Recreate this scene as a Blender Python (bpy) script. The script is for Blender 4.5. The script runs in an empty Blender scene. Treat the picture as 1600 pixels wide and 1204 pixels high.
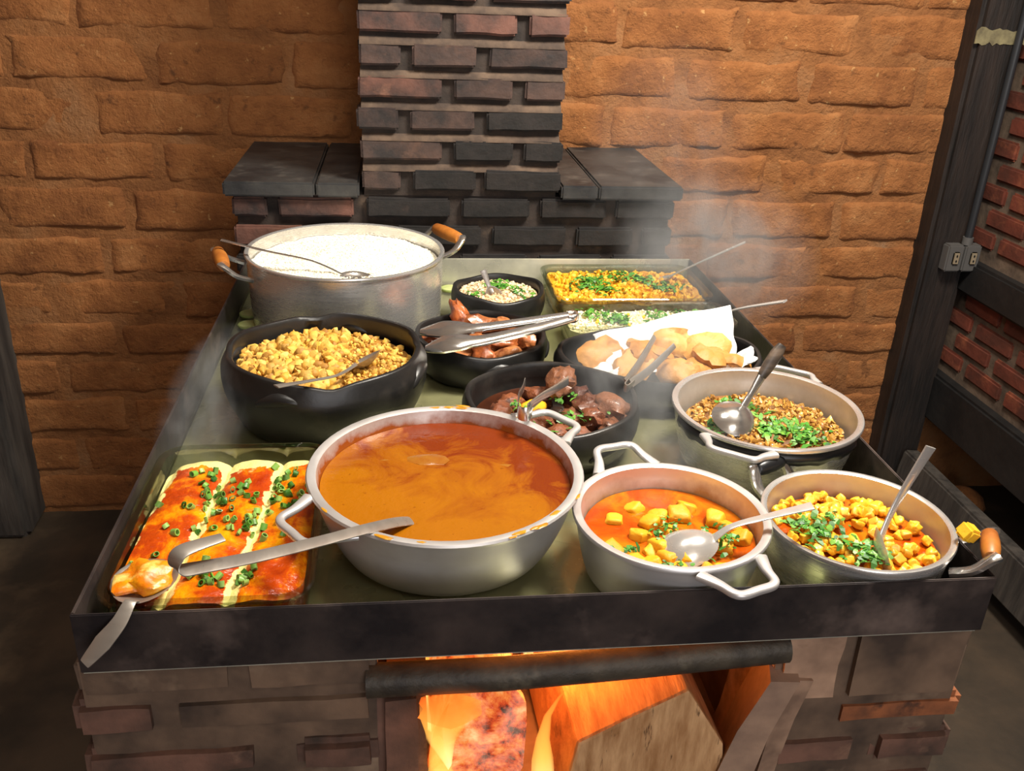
import bpy, bmesh, math, random
from mathutils import Vector, Matrix, Euler, noise as mn
random.seed(7)
R = random.random
def U(a, b): return random.uniform(a, b)
scene = bpy.context.scene
C = scene.collection
PI = math.pi

# ------------------------------------------------------------------ camera, world, lights, exposure
cam_d = bpy.data.cameras.new('camera'); cam = bpy.data.objects.new('camera', cam_d); C.objects.link(cam)
pitch, yaw, roll = 0.4335, 0.1306, 0.0418
fw = Vector((math.sin(yaw)*math.cos(pitch), math.cos(yaw)*math.cos(pitch), -math.sin(pitch)))
rt = Vector((math.cos(yaw), -math.sin(yaw), 0)); up = rt.cross(fw)
rt, up = rt*math.cos(roll)+up*math.sin(roll), -rt*math.sin(roll)+up*math.cos(roll)
cam.matrix_world = Matrix(((rt.x, up.x, -fw.x, -0.157), (rt.y, up.y, -fw.y, -0.752), (rt.z, up.z, -fw.z, 1.480), (0, 0, 0, 1)))
cam_d.sensor_fit = 'HORIZONTAL'; cam_d.sensor_width = 36; cam_d.lens = 1434.2/1600*36; cam_d.clip_start = 0.05
scene.camera = cam
scene.view_settings.view_transform = 'Standard'; scene.view_settings.look = 'None'
scene.view_settings.gamma = 1; scene.view_settings.use_curve_mapping = False
scene.view_settings.exposure = 0.0
scene.cycles.use_denoising = True
scene.cycles.max_bounces = 6; scene.cycles.transparent_max_bounces = 20; scene.cycles.adaptive_threshold = 0.02; scene.cycles.volume_bounces = 0
scene.cycles.sample_clamp_indirect = 6; scene.cycles.volume_step_rate = 2; scene.cycles.volume_max_steps = 96
w = bpy.data.worlds.new('world'); scene.world = w; w.use_nodes = True
w.node_tree.nodes['Background'].inputs[0].default_value = (1.0, 0.93, 0.85, 1)
w.node_tree.nodes['Background'].inputs[1].default_value = 0.10
def area(name, loc, target, size, power, col):
    d = bpy.data.lights.new(name, 'AREA'); d.shape = 'DISK'; d.size = size; d.energy = power; d.color = col
    o = bpy.data.objects.new(name, d); C.objects.link(o); o.location = loc
    o.rotation_euler = (Vector(target)-Vector(loc)).to_track_quat('-Z', 'Y').to_euler()
    return o
area('ceiling_lamp_key', (0.68, 0.42, 2.40), (0.15, 0.8, 0.9), 0.45, 62, (1.0, 0.93, 0.82))
area('ceiling_lamp_over_stove', (-0.12, 0.35, 2.40), (-0.2, 0.62, 0.9), 0.35, 11, (1.0, 0.94, 0.85))
area('added_room_fill', (0.3, -1.3, 2.45), (0.1, 0.6, 0.9), 0.8, 9, (1.0, 0.95, 0.88))  # added fill from the camera side, not a lamp known to hang there
wl = area('window_daylight', (0.35, -2.56, 1.55), (0.1, 0.6, 1.0), 1.0, 30, (0.97, 0.96, 1.0)); wl.data.shape = 'RECTANGLE'; wl.data.size = 1.7; wl.data.size_y = 1.2; wl.rotation_euler = (PI/2, 0, 0)

# ------------------------------------------------------------------ materials
def lin(c):
    if isinstance(c, str): c = tuple(int(c[i:i+2], 16)/255 for i in (0, 2, 4))
    return tuple((x/12.92 if x <= 0.04045 else ((x+0.055)/1.055)**2.4) for x in c)+(1,)
class NT:
    def __init__(s, name):
        s.m = bpy.data.materials.new(name); s.m.use_nodes = True; s.t = s.m.node_tree; s.t.nodes.clear()
        s.out = s.n('ShaderNodeOutputMaterial')
    def n(s, k, **kw):
        x = s.t.nodes.new(k)
        for a, b in kw.items(): setattr(x, a, b)
        return x
    def l(s, a, b): s.t.links.new(a, b); return b
    def put(s, sock, v):
        if isinstance(v, bpy.types.NodeSocket): s.l(v, sock)
        else: sock.default_value = v
    def math(s, op, a, b=0.0, c=None, clamp=False):
        x = s.n('ShaderNodeMath', operation=op, use_clamp=clamp); s.put(x.inputs[0], a); s.put(x.inputs[1], b)
        if c is not None: s.put(x.inputs[2], c)
        return x.outputs[0]
    def ramp(s, v, stops, interp='LINEAR'):
        x = s.n('ShaderNodeValToRGB'); r = x.color_ramp; r.interpolation = interp
        while len(r.elements) < len(stops): r.elements.new(0.5)
        for e, (p, c) in zip(r.elements, stops):
            e.position = p; e.color = c if not isinstance(c, (int, float)) else (c, c, c, 1)
        s.put(x.inputs[0], v); return x.outputs[0]
    def mix(s, f, a, b, blend='MIX'):
        x = s.n('ShaderNodeMix', data_type='RGBA', blend_type=blend); s.put(x.inputs[0], f); s.put(x.inputs[6], a); s.put(x.inputs[7], b)
        return x.outputs[2]
    def coord(s, shuffle=True, scale=(1, 1, 1)):
        v = s.n('ShaderNodeTexCoord').outputs['Object']
        if shuffle:
            r = s.n('ShaderNodeObjectInfo').outputs['Random']
            a = s.n('ShaderNodeVectorMath', operation='ADD'); s.l(v, a.inputs[0])
            b = s.n('ShaderNodeCombineXYZ')
            for i, k in enumerate((37.0, 91.0, 53.0)): s.l(s.math('MULTIPLY', r, k), b.inputs[i])
            s.l(b.outputs[0], a.inputs[1]); v = a.outputs[0]
        if scale != (1, 1, 1):
            mp = s.n('ShaderNodeMapping'); mp.inputs[3].default_value = scale; s.l(v, mp.inputs[0]); v = mp.outputs[0]
        return v
    def noise(s, v, scale, detail=4, rough=0.6, dist=0.0):
        x = s.n('ShaderNodeTexNoise'); s.l(v, x.inputs['Vector']); x.inputs['Scale'].default_value = scale
        x.inputs['Detail'].default_value = detail; x.inputs['Roughness'].default_value = rough; x.inputs['Distortion'].default_value = dist
        return x.outputs['Fac']
    def bump(s, h, strength=0.5, dist=0.005, base=None):
        x = s.n('ShaderNodeBump'); x.inputs['Strength'].default_value = strength; x.inputs['Distance'].default_value = dist
        s.l(h, x.inputs['Height'])
        if base is not None: s.l(base, x.inputs['Normal'])
        return x.outputs[0]
    def bsdf(s, col, rough=0.6, metal=0.0, normal=None, **kw):
        p = s.n('ShaderNodeBsdfPrincipled'); s.put(p.inputs['Base Color'], col); s.put(p.inputs['Roughness'], rough); s.put(p.inputs['Metallic'], metal)
        if normal is not None: s.l(normal, p.inputs['Normal'])
        for k, v in kw.items(): s.put(p.inputs[k], v)
        s.l(p.outputs[0], s.out.inputs[0]); return p
MATS = {}
def simple(name, c1, c2=None, scale=20, rough=0.6, metal=0.0, bs=0.0, bscale=60, bdist=0.004, lo=0.35, hi=0.65, c3=None, s3=6, lo3=0.55, hi3=0.7, stretch=(1, 1, 1), **kw):
    t = NT(name); v = t.coord(scale=stretch)
    col = lin(c1)
    if c2: col = t.ramp(t.noise(v, scale), [(lo, lin(c1)), (hi, lin(c2))])
    if c3: col = t.mix(t.ramp(t.noise(v, s3, 5), [(lo3, 0.0), (hi3, 1.0)]), col, lin(c3))
    nrm = t.bump(t.noise(v, bscale, 6), bs, bdist) if bs else None
    t.bsdf(col, rough, metal, nrm, **kw); MATS[name] = t.m; return t.m
def island(name, cols, rough=0.5, bs=0.0, bscale=200, speck=None, **kw):
    t = NT(name); r = t.n('ShaderNodeNewGeometry').outputs['Random Per Island']
    k = len(cols)-1; col = t.ramp(r, [(i/k, lin(c)) for i, c in enumerate(cols)])
    v = t.coord()
    if speck: col = t.mix(t.ramp(t.noise(v, 90, 3), [(0.5, 0.0), (0.7, 1.0)]), col, lin(speck))
    nrm = t.bump(t.noise(v, bscale, 4), bs, 0.003) if bs else None
    t.bsdf(col, rough, 0, nrm, **kw); MATS[name] = t.m; return t.m
def randobj(name, cols, rough=0.5, bs=0.3, bscale=120, c3=None, s3=60, lo3=.5, hi3=.7, **kw):
    t = NT(name); r = t.n('ShaderNodeObjectInfo').outputs['Random']; v = t.coord()
    k = len(cols)-1; col = t.ramp(t.math('ADD', t.math('MULTIPLY', r, 0.75), t.math('MULTIPLY', t.noise(v, 70, 4), 0.25)), [(i/k, lin(c)) for i, c in enumerate(cols)])
    if c3: col = t.mix(t.ramp(t.noise(v, s3, 5), [(lo3, 0.0), (hi3, 1.0)]), col, lin(c3))
    t.bsdf(col, rough, 0, t.bump(t.noise(v, bscale, 5), bs, 0.004), **kw); MATS[name] = t.m; return t.m

# masonry
def adobe():
    t = NT('adobe_brick'); v = t.coord(); r = t.n('ShaderNodeObjectInfo').outputs['Random']
    a = t.ramp(t.noise(v, 9, 6, 0.65), [(0.3, lin('7c4a24')), (0.52, lin('a06636')), (0.75, lin('b67e4c'))])
    a = t.mix(t.math('MULTIPLY', r, 0.35), a, lin('88562e'))
    a = t.mix(t.ramp(t.noise(v, 55, 3), [(0.66, 0.0), (0.74, 0.8)]), a, lin('c79a62'))
    a = t.mix(t.ramp(t.noise(v, 34, 4), [(0.62, 0.0), (0.75, 0.75)]), a, lin('52321a'))
    h = t.math('ADD', t.noise(v, 28, 8, 0.7), t.math('MULTIPLY', t.noise(v, 120, 4), 0.25))
    t.bsdf(a, 0.95, 0, t.bump(h, 0.9, 0.016)); MATS['adobe_brick'] = t.m
    t = NT('adobe_mortar'); v = t.coord(False)
    a = t.ramp(t.noise(v, 7, 6), [(0.3, lin('724624')), (0.5, lin('966236')), (0.66, lin('9c6e46')), (0.8, lin('8e7862'))])
    h = t.math('ADD', t.noise(v, 26, 8, 0.7), t.math('MULTIPLY', t.noise(v, 110, 4), 0.3))
    t.bsdf(a, 0.95, 0, t.bump(h, 0.9, 0.016)); MATS['adobe_mortar'] = t.m
adobe()
simple('soot_brick', '4c3830', '221c1b', 14, 0.7, bs=0.5, bscale=50, c3='74523f', s3=9, lo3=0.6, hi3=0.8)
simple('black_brick', '241f1d', '131110', 18, 0.85, bs=0.6, bscale=50, c3='42332b', s3=12, lo3=0.66, hi3=0.85)
simple('rusty_brick', '6a463a', '2e2320', 12, 0.75, bs=0.5, bscale=50, c3='9a6a52', s3=11, lo3=0.6, hi3=0.8)
simple('lit_ledge_mortar', '5e4c3d', '3a2e26', 18, 0.9, bs=0.6, bscale=50)  # paler than the joint mortar: overhead light on the ledges put into the colour
simple('soot_mortar', '3a2f28', '1e1815', 16, 0.85, bs=0.6, bscale=40, c3='5c4a3a', s3=10, lo3=0.6, hi3=0.8)
simple('shelf_slab', '3b3a38', '1e1e1f', 9, 0.5, bs=0.25, bscale=60, c3='5a5650', s3=14, lo3=0.55, hi3=0.8)
simple('stove_brick', '7e5a4a', '3c3028', 9, 0.8, bs=0.6, bscale=35, c3='94705a', s3=13, lo3=0.58, hi3=0.75)
simple('stove_brick_orange', 'b0683c', '5b3a28', 12, 0.8, bs=0.6, bscale=45, c3='33261f', s3=20, lo3=0.58, hi3=0.7)
simple('stove_plaster', '7c6450', '3e3128', 8, 0.85, bs=0.6, bscale=30, c3='ac9278', s3=6, lo3=0.58, hi3=0.78)
simple('pale_plaster', 'c09c80', '7c6250', 10, 0.85, bs=0.6, bscale=30, c3='3a2e26', s3=9, lo3=0.6, hi3=0.75)
simple('red_brick', '6e3220', '4c2416', 12, 0.85, bs=0.6, bscale=45, c3='86482e', s3=14)
simple('grey_mortar', '6c5a4a', '4a3d32', 20, 0.9, bs=0.5, bscale=50)
simple('floor_concrete', '45382a', '2c251c', 5, 0.7, bs=0.3, bscale=30, c3='5e4f3c', s3=3)
simple('dark_wood', '2a211c', '15110f', 10, 0.6, bs=0.6, bscale=30, stretch=(4, 4, 0.5), c3='6b5b40', s3=3, lo3=0.66, hi3=0.78)
simple('beam_wood', '1d1b1a', '0f0f10', 10, 0.6, bs=0.5, bscale=30)
simple('grey_wood', '4a443e', '2a2623', 10, 0.8, bs=0.6, bscale=30, stretch=(3, 3, 0.4))
simple('outlet_plastic', '565452', None, rough=0.45); simple('outlet_face', '8a7c66', None, rough=0.5); simple('conduit_grey', '26282b', None, rough=0.4)
# metals
simple('black_iron', '4a403c', '242022', 10, 0.42, 0.3, bs=0.2, bscale=50, c3='7a6a62', s3=7, lo3=0.55, hi3=0.75)
simple('iron_bar', '554d40', '262320', 14, 0.55, 0.3, bs=0.5, bscale=60, c3='7a7260', s3=9, lo3=0.62, hi3=0.75)
def plate():
    t = NT('wet_steel'); v = t.coord(False)
    col = t.ramp(t.noise(v, 8, 5), [(0.35, lin('a8a698')), (0.65, lin('cfccb8'))])
    rg = t.ramp(t.noise(v, 12, 5), [(0.35, 0.2), (0.7, 0.5)])
    t.bsdf(col, rg, 0.35, t.bump(t.noise(v, 25, 4), 0.15, 0.004)); MATS['wet_steel'] = t.m
plate()
def alu(name, c='d4d2cf', r0=0.28, r1=0.45, br=0.06, me=0.62):
    t = NT(name); v = t.coord(scale=(1, 1, 14))
    rg = t.ramp(t.noise(v, 16, 5), [(0.3, r0), (0.7, r1)])
    a = t.mix(t.ramp(t.noise(t.coord(), 7, 4), [(0.5, 0.0), (0.75, 0.5)]), lin(c), lin('a39c94'))
    t.bsdf(a, rg, me, t.bump(t.noise(v, 40, 3), br, 0.002)); MATS[name] = t.m
alu('aluminium', 'd8d6d3', .2, .34, .0, .75); alu('cast_aluminium', 'd2cfcd', 0.3, 0.46, .06, .6); alu('polished_steel', 'dad8d4', 0.12, 0.24, 0.0, .92); alu('bright_steel', 'dcdad6', .18, .3, 0.0, .6); alu('dull_steel', 'a8a198', 0.25, 0.4, 0.0, .7)
def stained_alu(name, stain, lo, hi, z0, z1):
    # inside of the pot is smeared with sauce up to a splash line
    t = NT(name); v = t.coord(False)
    z = t.n('ShaderNodeSeparateXYZ'); t.l(v, z.inputs[0])
    k = t.math('ADD', t.math('MULTIPLY', t.noise(v, 22, 5), 0.05), z.outputs[2])
    mk = t.ramp(t.math('DIVIDE', t.math('SUBTRACT', k, z0), z1-z0), [(0.0, hi), (1.0, lo)])
    a = t.mix(mk, lin('d6d2cd'), lin(stain))
    t.bsdf(a, 0.36, t.math('MULTIPLY', t.math('SUBTRACT', 1.0, mk), 0.6), None); MATS[name] = t.m
stained_alu('sauce_stained', '8e4510', 0.0, 1.0, 0.118, 0.134)
stained_alu('stew_stained', '9a6a2a', 0.0, 0.9, 0.082, 0.104)
stained_alu('dice_stained', '947232', 0.1, 0.75, 0.06, 0.115)
stained_alu('mince_stained', '857048', 0.0, 0.7, 0.085, 0.12)
simple('clay_black', '242322', '141313', 8, 0.38, bs=0.18, bscale=40, c3='3a3530', s3=9, lo3=0.6, hi3=0.8)
simple('handle_wood', 'c07a30', '8f4e1c', 14, 0.45)
simple('black_plastic', '17181a', None, rough=0.35); simple('grip_wood', '6a5a4c', '2e2926', 12, 0.4, stretch=(1, 5, 5))
def glassy(name, tint, gl=0.06, rough=0.03):
    t = NT(name); tr = t.n('ShaderNodeBsdfTransparent'); tr.inputs[0].default_value = lin(tint)
    g = t.n('ShaderNodeBsdfGlossy'); g.inputs['Roughness'].default_value = rough
    lw = t.n('ShaderNodeLayerWeight'); lw.inputs[0].default_value = .5
    fr = t.math('ADD', t.math('MULTIPLY', t.math('POWER', lw.outputs['Facing'], 4.0), .55), gl)
    m = t.n('ShaderNodeMixShader'); t.l(fr, m.inputs[0]); t.l(tr.outputs[0], m.inputs[1]); t.l(g.outputs[0], m.inputs[2])
    t.l(m.outputs[0], t.out.inputs[0]); MATS[name] = t.m
glassy('clear_glass', 'e6eae0', .10); glassy('hot_water', 'f2f2e6', rough=0.08)
# food
simple('rice_white', 'f6f1df', 'fffbef', 60, 0.6, bs=0.5, bscale=150)
island('rice_grain', ['f3ecd2', 'fffbf0', 'efe6c8', 'fdf8e8'], 0.5)
island('crumb_yellow', ['b0802c', 'd9a63c', 'e3b552', 'a06f28', 'efc766', 'c98f2e'], 0.65, 0.4)
simple('crumb_bed', 'b07d28', '8a5c1e', 60, 0.7, bs=0.6, bscale=120)
island('pale_crumb', ['e2c39a', 'efdcb8', 'd2ac84', 'f1e3c6'], 0.65, 0.4)
simple('pale_bed', 'd9bd92', 'c8a478', 60, 0.7, bs=0.6, bscale=120)
island('egg_crumb', ['e2a415', 'f0bd2a', 'd38f10', 'f5cb4a'], 0.55, 0.3)
simple('egg_bed', 'dca01c', 'b87a10', 60, 0.6, bs=0.6, bscale=120)
island('cream_crumb', ['f0ead0', 'faf5e2', 'e8ddb4', 'f6f0d6', 'f3dfa0'], 0.5, 0.3)
simple('cream_bed', 'ece3c0', 'dccf9c', 40, 0.5, bs=0.5, bscale=110)
island('mince_crumb', ['a06c2a', 'c48f38', '80521e', 'd6a448', 'ae7c30', 'e0b85a'], 0.5, 0.5, **{'Coat Weight': 0.3})
simple('mince_bed', '7c4e1a', '5a3812', 60, 0.6, bs=0.6, bscale=120)
island('herb_green', ['2f6a1e', '4f8f2c', '1f5218', '79ad3e', '3d7d26'], 0.45)
randobj('scallion', ['3b7a22', '74a83c', '28601a', '9cc260', '4f8f2e'], 0.4, 0.1)
randobj('potato_yellow', ['e6ac18', 'f2c232', 'da980f', 'f6d056'], 0.45, 0.3, 90, **{'Coat Weight': 0.15})
randobj('stew_potato', ['dc9c10', 'e8ae1c', 'd08a0e'], 0.55, 0.35, 90)
randobj('chicken_glaze', ['96481f', 'b06030', 'bf7c48', '86421f'], 0.36, 0.7, 70, c3='5a2410', s3=50, **{'Coat Weight': 0.25})
randobj('braised_meat', ['6e3a20', '8a4e2c', '5c3020', '94603c'], 0.5, 1.0, 90, c3='3a1c10', s3=70, **{'Coat Weight': 0.15})
randobj('fried_pastry', ['c08a42', 'd09c54', 'b47a36', 'c8944c'], 0.55, 0.6, 60, c3='a0682a', s3=30)
simple('gravy_dark', '4a2412', '2c140a', 18, 0.15, bs=0.2, bscale=40, **{'Coat Weight': 0.5})
simple('paper_white', 'f1efec', None, rough=0.8)
simple('lime_flesh', 'c9cf8e', 'aab86a', 50, 0.4); simple('lime_skin', '9aa860', None, rough=0.4); simple('corn', 'f6c51e', None, rough=0.4)
def sauce():
    t = NT('bean_sauce'); v = t.coord(False)
    x = t.n('ShaderNodeSeparateXYZ'); t.l(v, x.inputs[0])
    g = t.math('ADD', t.math('MULTIPLY', x.outputs[0], 1.6), t.math('MULTIPLY', x.outputs[1], 2.6))
    k = t.math('ADD', t.math('MULTIPLY', t.noise(v, 13, 6, 0.62, 1.2), 1.5), g)
    a = t.ramp(k, [(0.55, lin('9c5e0c')), (0.80, lin('90500c')), (0.97, lin('7a340a')), (1.0, lin('722c0a'))])
    a = t.mix(t.ramp(t.noise(v, 120, 3), [(0.66, 0.0), (0.72, 0.55)]), a, lin('6a3008'))
    h = t.math('ADD', t.noise(v, 40, 5), t.math('MULTIPLY', t.noise(v, 140, 3), 0.3))
    t.bsdf(a, 0.16, 0, t.bump(h, 0.28, 0.006)); MATS['bean_sauce'] = t.m
    t = NT('stew_broth'); v = t.coord(False)
    a = t.ramp(t.noise(v, 22, 6, 0.6, 0.8), [(0.34, lin('b87410')), (0.5, lin('b4500c')), (0.68, lin('963406'))])
    t.bsdf(a, 0.1, 0, t.bump(t.noise(v, 60, 4), 0.25, 0.004)); MATS['stew_broth'] = t.m
    t = NT('baked_rolls'); v = t.coord(False); x = t.n('ShaderNodeSeparateXYZ'); t.l(v, x.inputs[0])
    X, Y = x.outputs[0], x.outputs[1]
    ns = t.n('ShaderNodeMapping'); ns.inputs[3].default_value = (1, 0.6, 1); t.l(v, ns.inputs[0])
    n1 = t.noise(ns.outputs[0], 24, 6, 0.6, 0.6); n2 = t.noise(v, 45, 5); n3 = t.noise(ns.outputs[0], 17, 4)
    sx = t.math('SUBTRACT', X, t.math('MULTIPLY', Y, 0.09))
    wob = t.math('ADD', sx, t.math('MULTIPLY', t.math('SUBTRACT', n2, 0.5), 0.016))
    def near(c, wd): return t.math('SUBTRACT', 1.0, t.math('DIVIDE', t.math('ABSOLUTE', t.math('SUBTRACT', wob, c)), wd), clamp=True)
    gap = t.math('MAXIMUM', t.math('MAXIMUM', near(-0.032, 0.010), near(0.034, 0.010)), near(-0.104, 0.016))
    ends = t.math('MAXIMUM', t.math('MULTIPLY', t.math('SUBTRACT', t.math('ADD', Y, t.math('MULTIPLY', n1, 0.05)), 0.150), 60, clamp=True), 0.0)
    cream = t.ramp(t.math('ADD', t.math('MAXIMUM', gap, ends), t.math('MULTIPLY', t.math('SUBTRACT', n3, 0.5), 2.4)), [(0.38, 0.0), (0.5, 1.0)])
    base = t.ramp(t.math('ADD', n1, t.math('MULTIPLY', t.math('SUBTRACT', n2, 0.5), 0.35)), [(0.36, lin('ea9a08')), (0.45, lin('dc7406')), (0.53, lin('b84408')), (0.72, lin('962a06'))])
    a = t.mix(cream, base, lin('f0e090'))
    t.bsdf(a, 0.2, 0, t.bump(t.math('ADD', n2, t.math('MULTIPLY', t.noise(v, 160, 4), 0.5)), 0.5, 0.006)); MATS['baked_rolls'] = t.m
sauce()
simple('cheese_scoop', 'f0a418', 'd8680c', 40, 0.22, bs=0.4, bscale=90, c3='f8dc7a', s3=30)
simple('sauce_smear', 'c08a18', 'a86e10', 60, 0.35)
simple('sauce_skin', '94601e', '8a4e14', 50, 0.25, bs=0.3, bscale=60)
# fire
def fire():
    t = NT('ember_log'); v = t.coord(False)
    a = t.ramp(t.noise(v, 30, 6), [(0.4, lin('4a3028')), (0.6, lin('c8b0a0'))])
    vo = t.n('ShaderNodeTexVoronoi', feature='DISTANCE_TO_EDGE'); t.l(v, vo.inputs['Vector']); vo.inputs['Scale'].default_value = 26
    n = t.math('ADD', t.noise(v, 34, 8, 0.7, 0.3), t.math('MULTIPLY', t.math('SUBTRACT', vo.outputs['Distance'], .12), .25))
    x = t.n('ShaderNodeSeparateXYZ'); t.l(v, x.inputs[0])
    e = t.ramp(n, [(0.36, (0.01, 0.001, 0.0, 1)), (0.46, (0.7, 0.06, 0.005, 1)), (0.56, (1.0, 0.25, 0.04, 1)), (0.70, (1.0, 0.55, 0.2, 1))])
    t.bsdf(a, 0.9, 0, t.bump(n, 0.6, 0.01), **{'Emission Color': e, 'Emission Strength': 0.9}); MATS['ember_log'] = t.m
    t = NT('flame'); lw = t.n('ShaderNodeLayerWeight'); lw.inputs[0].default_value = 0.4
    z = t.n('ShaderNodeSeparateXYZ'); t.l(t.n('ShaderNodeTexCoord').outputs['Generated'], z.inputs[0])
    em = t.n('ShaderNodeEmission'); t.l(t.ramp(z.outputs[2], [(0.0, (1.0, 0.75, 0.3, 1)), (0.5, (1.0, 0.45, 0.07, 1)), (1.0, (0.9, 0.12, 0.01, 1))]), em.inputs[0]); em.inputs[1].default_value = 1.9
    tr = t.n('ShaderNodeBsdfTransparent'); m = t.n('ShaderNodeMixShader')
    t.l(t.math('ADD', t.math('MULTIPLY', t.math('POWER', lw.outputs['Facing'], .8), 1.1), t.math('MULTIPLY', z.outputs[2], 0.2), clamp=True), m.inputs[0])
    t.l(em.outputs[0], m.inputs[1]); t.l(tr.outputs[0], m.inputs[2]); t.l(m.outputs[0], t.out.inputs[0]); MATS['flame'] = t.m
fire()
simple('split_wood', 'b58450', '8a5a2e', 12, 0.8, bs=0.6, bscale=40, stretch=(8, 1.2, 1.2), c3='5a3818', s3=14, lo3=0.62, hi3=0.72)
simple('wood_end', 'dcae7c', 'aa7a4c', 16, 0.85, bs=0.8, bscale=40, stretch=(4, 1, .7), c3='4a2c14', s3=22, lo3=0.6, hi3=0.66)
simple('old_plank', 'ab8c74', '7a6254', 10, 0.85, bs=0.5, bscale=40)
simple('room_plaster', 'cdb79a', 'b8a082', 4, 0.9)
simple('cream_paint', '8f8662', '5e5640', 30, 0.7)
simple('soot_inside', '17120f', None, rough=0.95)

# ------------------------------------------------------------------ mesh helpers
def off(parent):
    o = Vector((0, 0, 0))
    while parent is not None: o += parent.location; parent = parent.parent
    return o
def link(name, me, mat, parent=None, loc=(0, 0, 0), rot=(0, 0, 0)):
    o = bpy.data.objects.new(name, me); C.objects.link(o)
    if mat and not me.materials: me.materials.append(MATS[mat])
    o.parent = parent; o.location = Vector(loc)-off(parent); o.rotation_euler = rot
    return o
def mesh(name, vs, fs, smooth=True):
    me = bpy.data.meshes.new(name); me.from_pydata([tuple(v) for v in vs], [], fs); me.update()
    bm = bmesh.new(); bm.from_mesh(me); bmesh.ops.recalc_face_normals(bm, faces=bm.faces); bm.to_mesh(me); bm.free()
    if smooth: me.polygons.foreach_set('use_smooth', [True]*len(me.polygons)); me.set_sharp_from_angle(angle=.9)
    return me
def wmesh(name, vs, fs, mat, parent=None, origin=None, smooth=True):
    # vertices given in world space; the object sits at origin (default: centre of the vertices' base)
    vs = [Vector(v) for v in vs]
    if origin is None:
        mnv = [min(v[i] for v in vs) for i in range(3)]; mx = [max(v[i] for v in vs) for i in range(3)]
        origin = Vector(((mnv[0]+mx[0])/2, (mnv[1]+mx[1])/2, mnv[2]))
    origin = Vector(origin)
    return link(name, mesh(name, [v-origin for v in vs], fs, smooth), mat, parent, origin)
def empty(name, loc, label=None, cat=None, group=None, kind=None):
    o = bpy.data.objects.new(name, None); C.objects.link(o); o.location = loc; o.empty_display_size = 0.02
    return tag(o, label, cat, group, kind)
def tag(o, label=None, cat=None, group=None, kind=None):
    if label: o['label'] = label
    if cat: o['category'] = cat
    if group: o['group'] = group
    if kind: o['kind'] = kind
    return o
def nz(v, s, seed=0): return mn.noise(Vector((v[0]*s+seed*13.7, v[1]*s-seed*7.1, v[2]*s+seed*3.3)))
def box_me(name, sx, sy, sz, bev=0.004, seg=2, jit=0.0, cuts=0, seed=0, smooth=True):
    bm = bmesh.new(); bmesh.ops.create_cube(bm, size=1)
    bmesh.ops.scale(bm, vec=(sx, sy, sz), verts=bm.verts)
    if cuts: bmesh.ops.subdivide_edges(bm, edges=[e for e in bm.edges if e.calc_length() > min(sx, sz)*1.2], cuts=cuts, use_grid_fill=True)
    if bev: bmesh.ops.bevel(bm, geom=[e for e in bm.edges if e.calc_face_angle(0) > 0.5], offset=bev, segments=seg, affect='EDGES', clamp_overlap=True)
    if jit:
        for v in bm.verts:
            n = Vector((nz(v.co, 22, seed), nz(v.co, 22, seed+5), nz(v.co, 22, seed+9))); v.co += n*jit
    me = bpy.data.meshes.new(name); bm.to_mesh(me); bm.free()
    if smooth: me.polygons.foreach_set('use_smooth', [True]*len(me.polygons)); me.set_sharp_from_angle(angle=.42)
    return me
def box(name, x0, x1, y0, y1, z0, z1, mat, parent=None, bev=0.003, **kw):
    return link(name, box_me(name, x1-x0, y1-y0, z1-z0, bev, **kw), mat, parent, ((x0+x1)/2, (y0+y1)/2, (z0+z1)/2))
def lathe(prof, n=64, ry=1.0, fn=None):
    vs, fs, rows = [], [], []
    for r, z in prof:
        if r < 1e-6: rows.append([len(vs)]); vs.append(Vector((0, 0, z)))
        else:
            row = []
            for i in range(n):
                a = 2*PI*i/n; p = Vector((r*math.cos(a), r*ry*math.sin(a), z))
                if fn: p = fn(p, a, r, z)
                row.append(len(vs)); vs.append(p)
            rows.append(row)
    for a, b in zip(rows, rows[1:]):
        for i in range(n):
            j = (i+1) % n
            if len(a) == 1: fs.append((a[0], b[i], b[j]))
            elif len(b) == 1: fs.append((a[i], b[0], a[j]))
            else: fs.append((a[i], b[i], b[j], a[j]))
    return vs, fs
def sweep(pts, wd, th, upv=(0, 0, 1), n=8, closed=False, power=3.0):
    # a bar swept along pts: width across, thickness along the up direction
    pts = [Vector(p) for p in pts]; k = len(pts)
    if not isinstance(wd, (list, tuple)): wd = [wd]*k
    if not isinstance(th, (list, tuple)): th = [th]*k
    vs, fs = [], []
    for i, p in enumerate(pts):
        a = pts[(i-1) % k] if (closed or i) else p; b = pts[(i+1) % k] if (closed or i < k-1) else p
        d = (b-a).normalized(); u = Vector(upv(i) if callable(upv) else upv); s = d.cross(u).normalized(); u = s.cross(d).normalized()
        for j in range(n):
            t = 2*PI*(j+0.5)/n; c, q = math.cos(t), math.sin(t)
            e = 2/power
            vs.append(p+s*(wd[i]/2*math.copysign(abs(c)**e, c))+u*(th[i]/2*math.copysign(abs(q)**e, q)))
    for i in range(k if closed else k-1):
        for j in range(n):
            a, b = i*n+j, i*n+(j+1) % n; i2 = (i+1) % k
            fs.append((a, b, i2*n+(j+1) % n, i2*n+j))
    if not closed:
        fs.append(tuple(range(n))); fs.append(tuple((k-1)*n+j for j in range(n)))
    return vs, fs
def spline(pts, per=6):
    pts = [Vector(p) for p in pts]; out = []
    for i in range(len(pts)-1):
        p0 = pts[max(i-1, 0)]; p1 = pts[i]; p2 = pts[i+1]; p3 = pts[min(i+2, len(pts)-1)]
        for k in range(per):
            t = k/per
            out.append(0.5*((2*p1)+(p2-p0)*t+(2*p0-5*p1+4*p2-p3)*t*t+(3*p1-p0-3*p2+p3)*t**3))
    out.append(pts[-1]); return out
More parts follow.
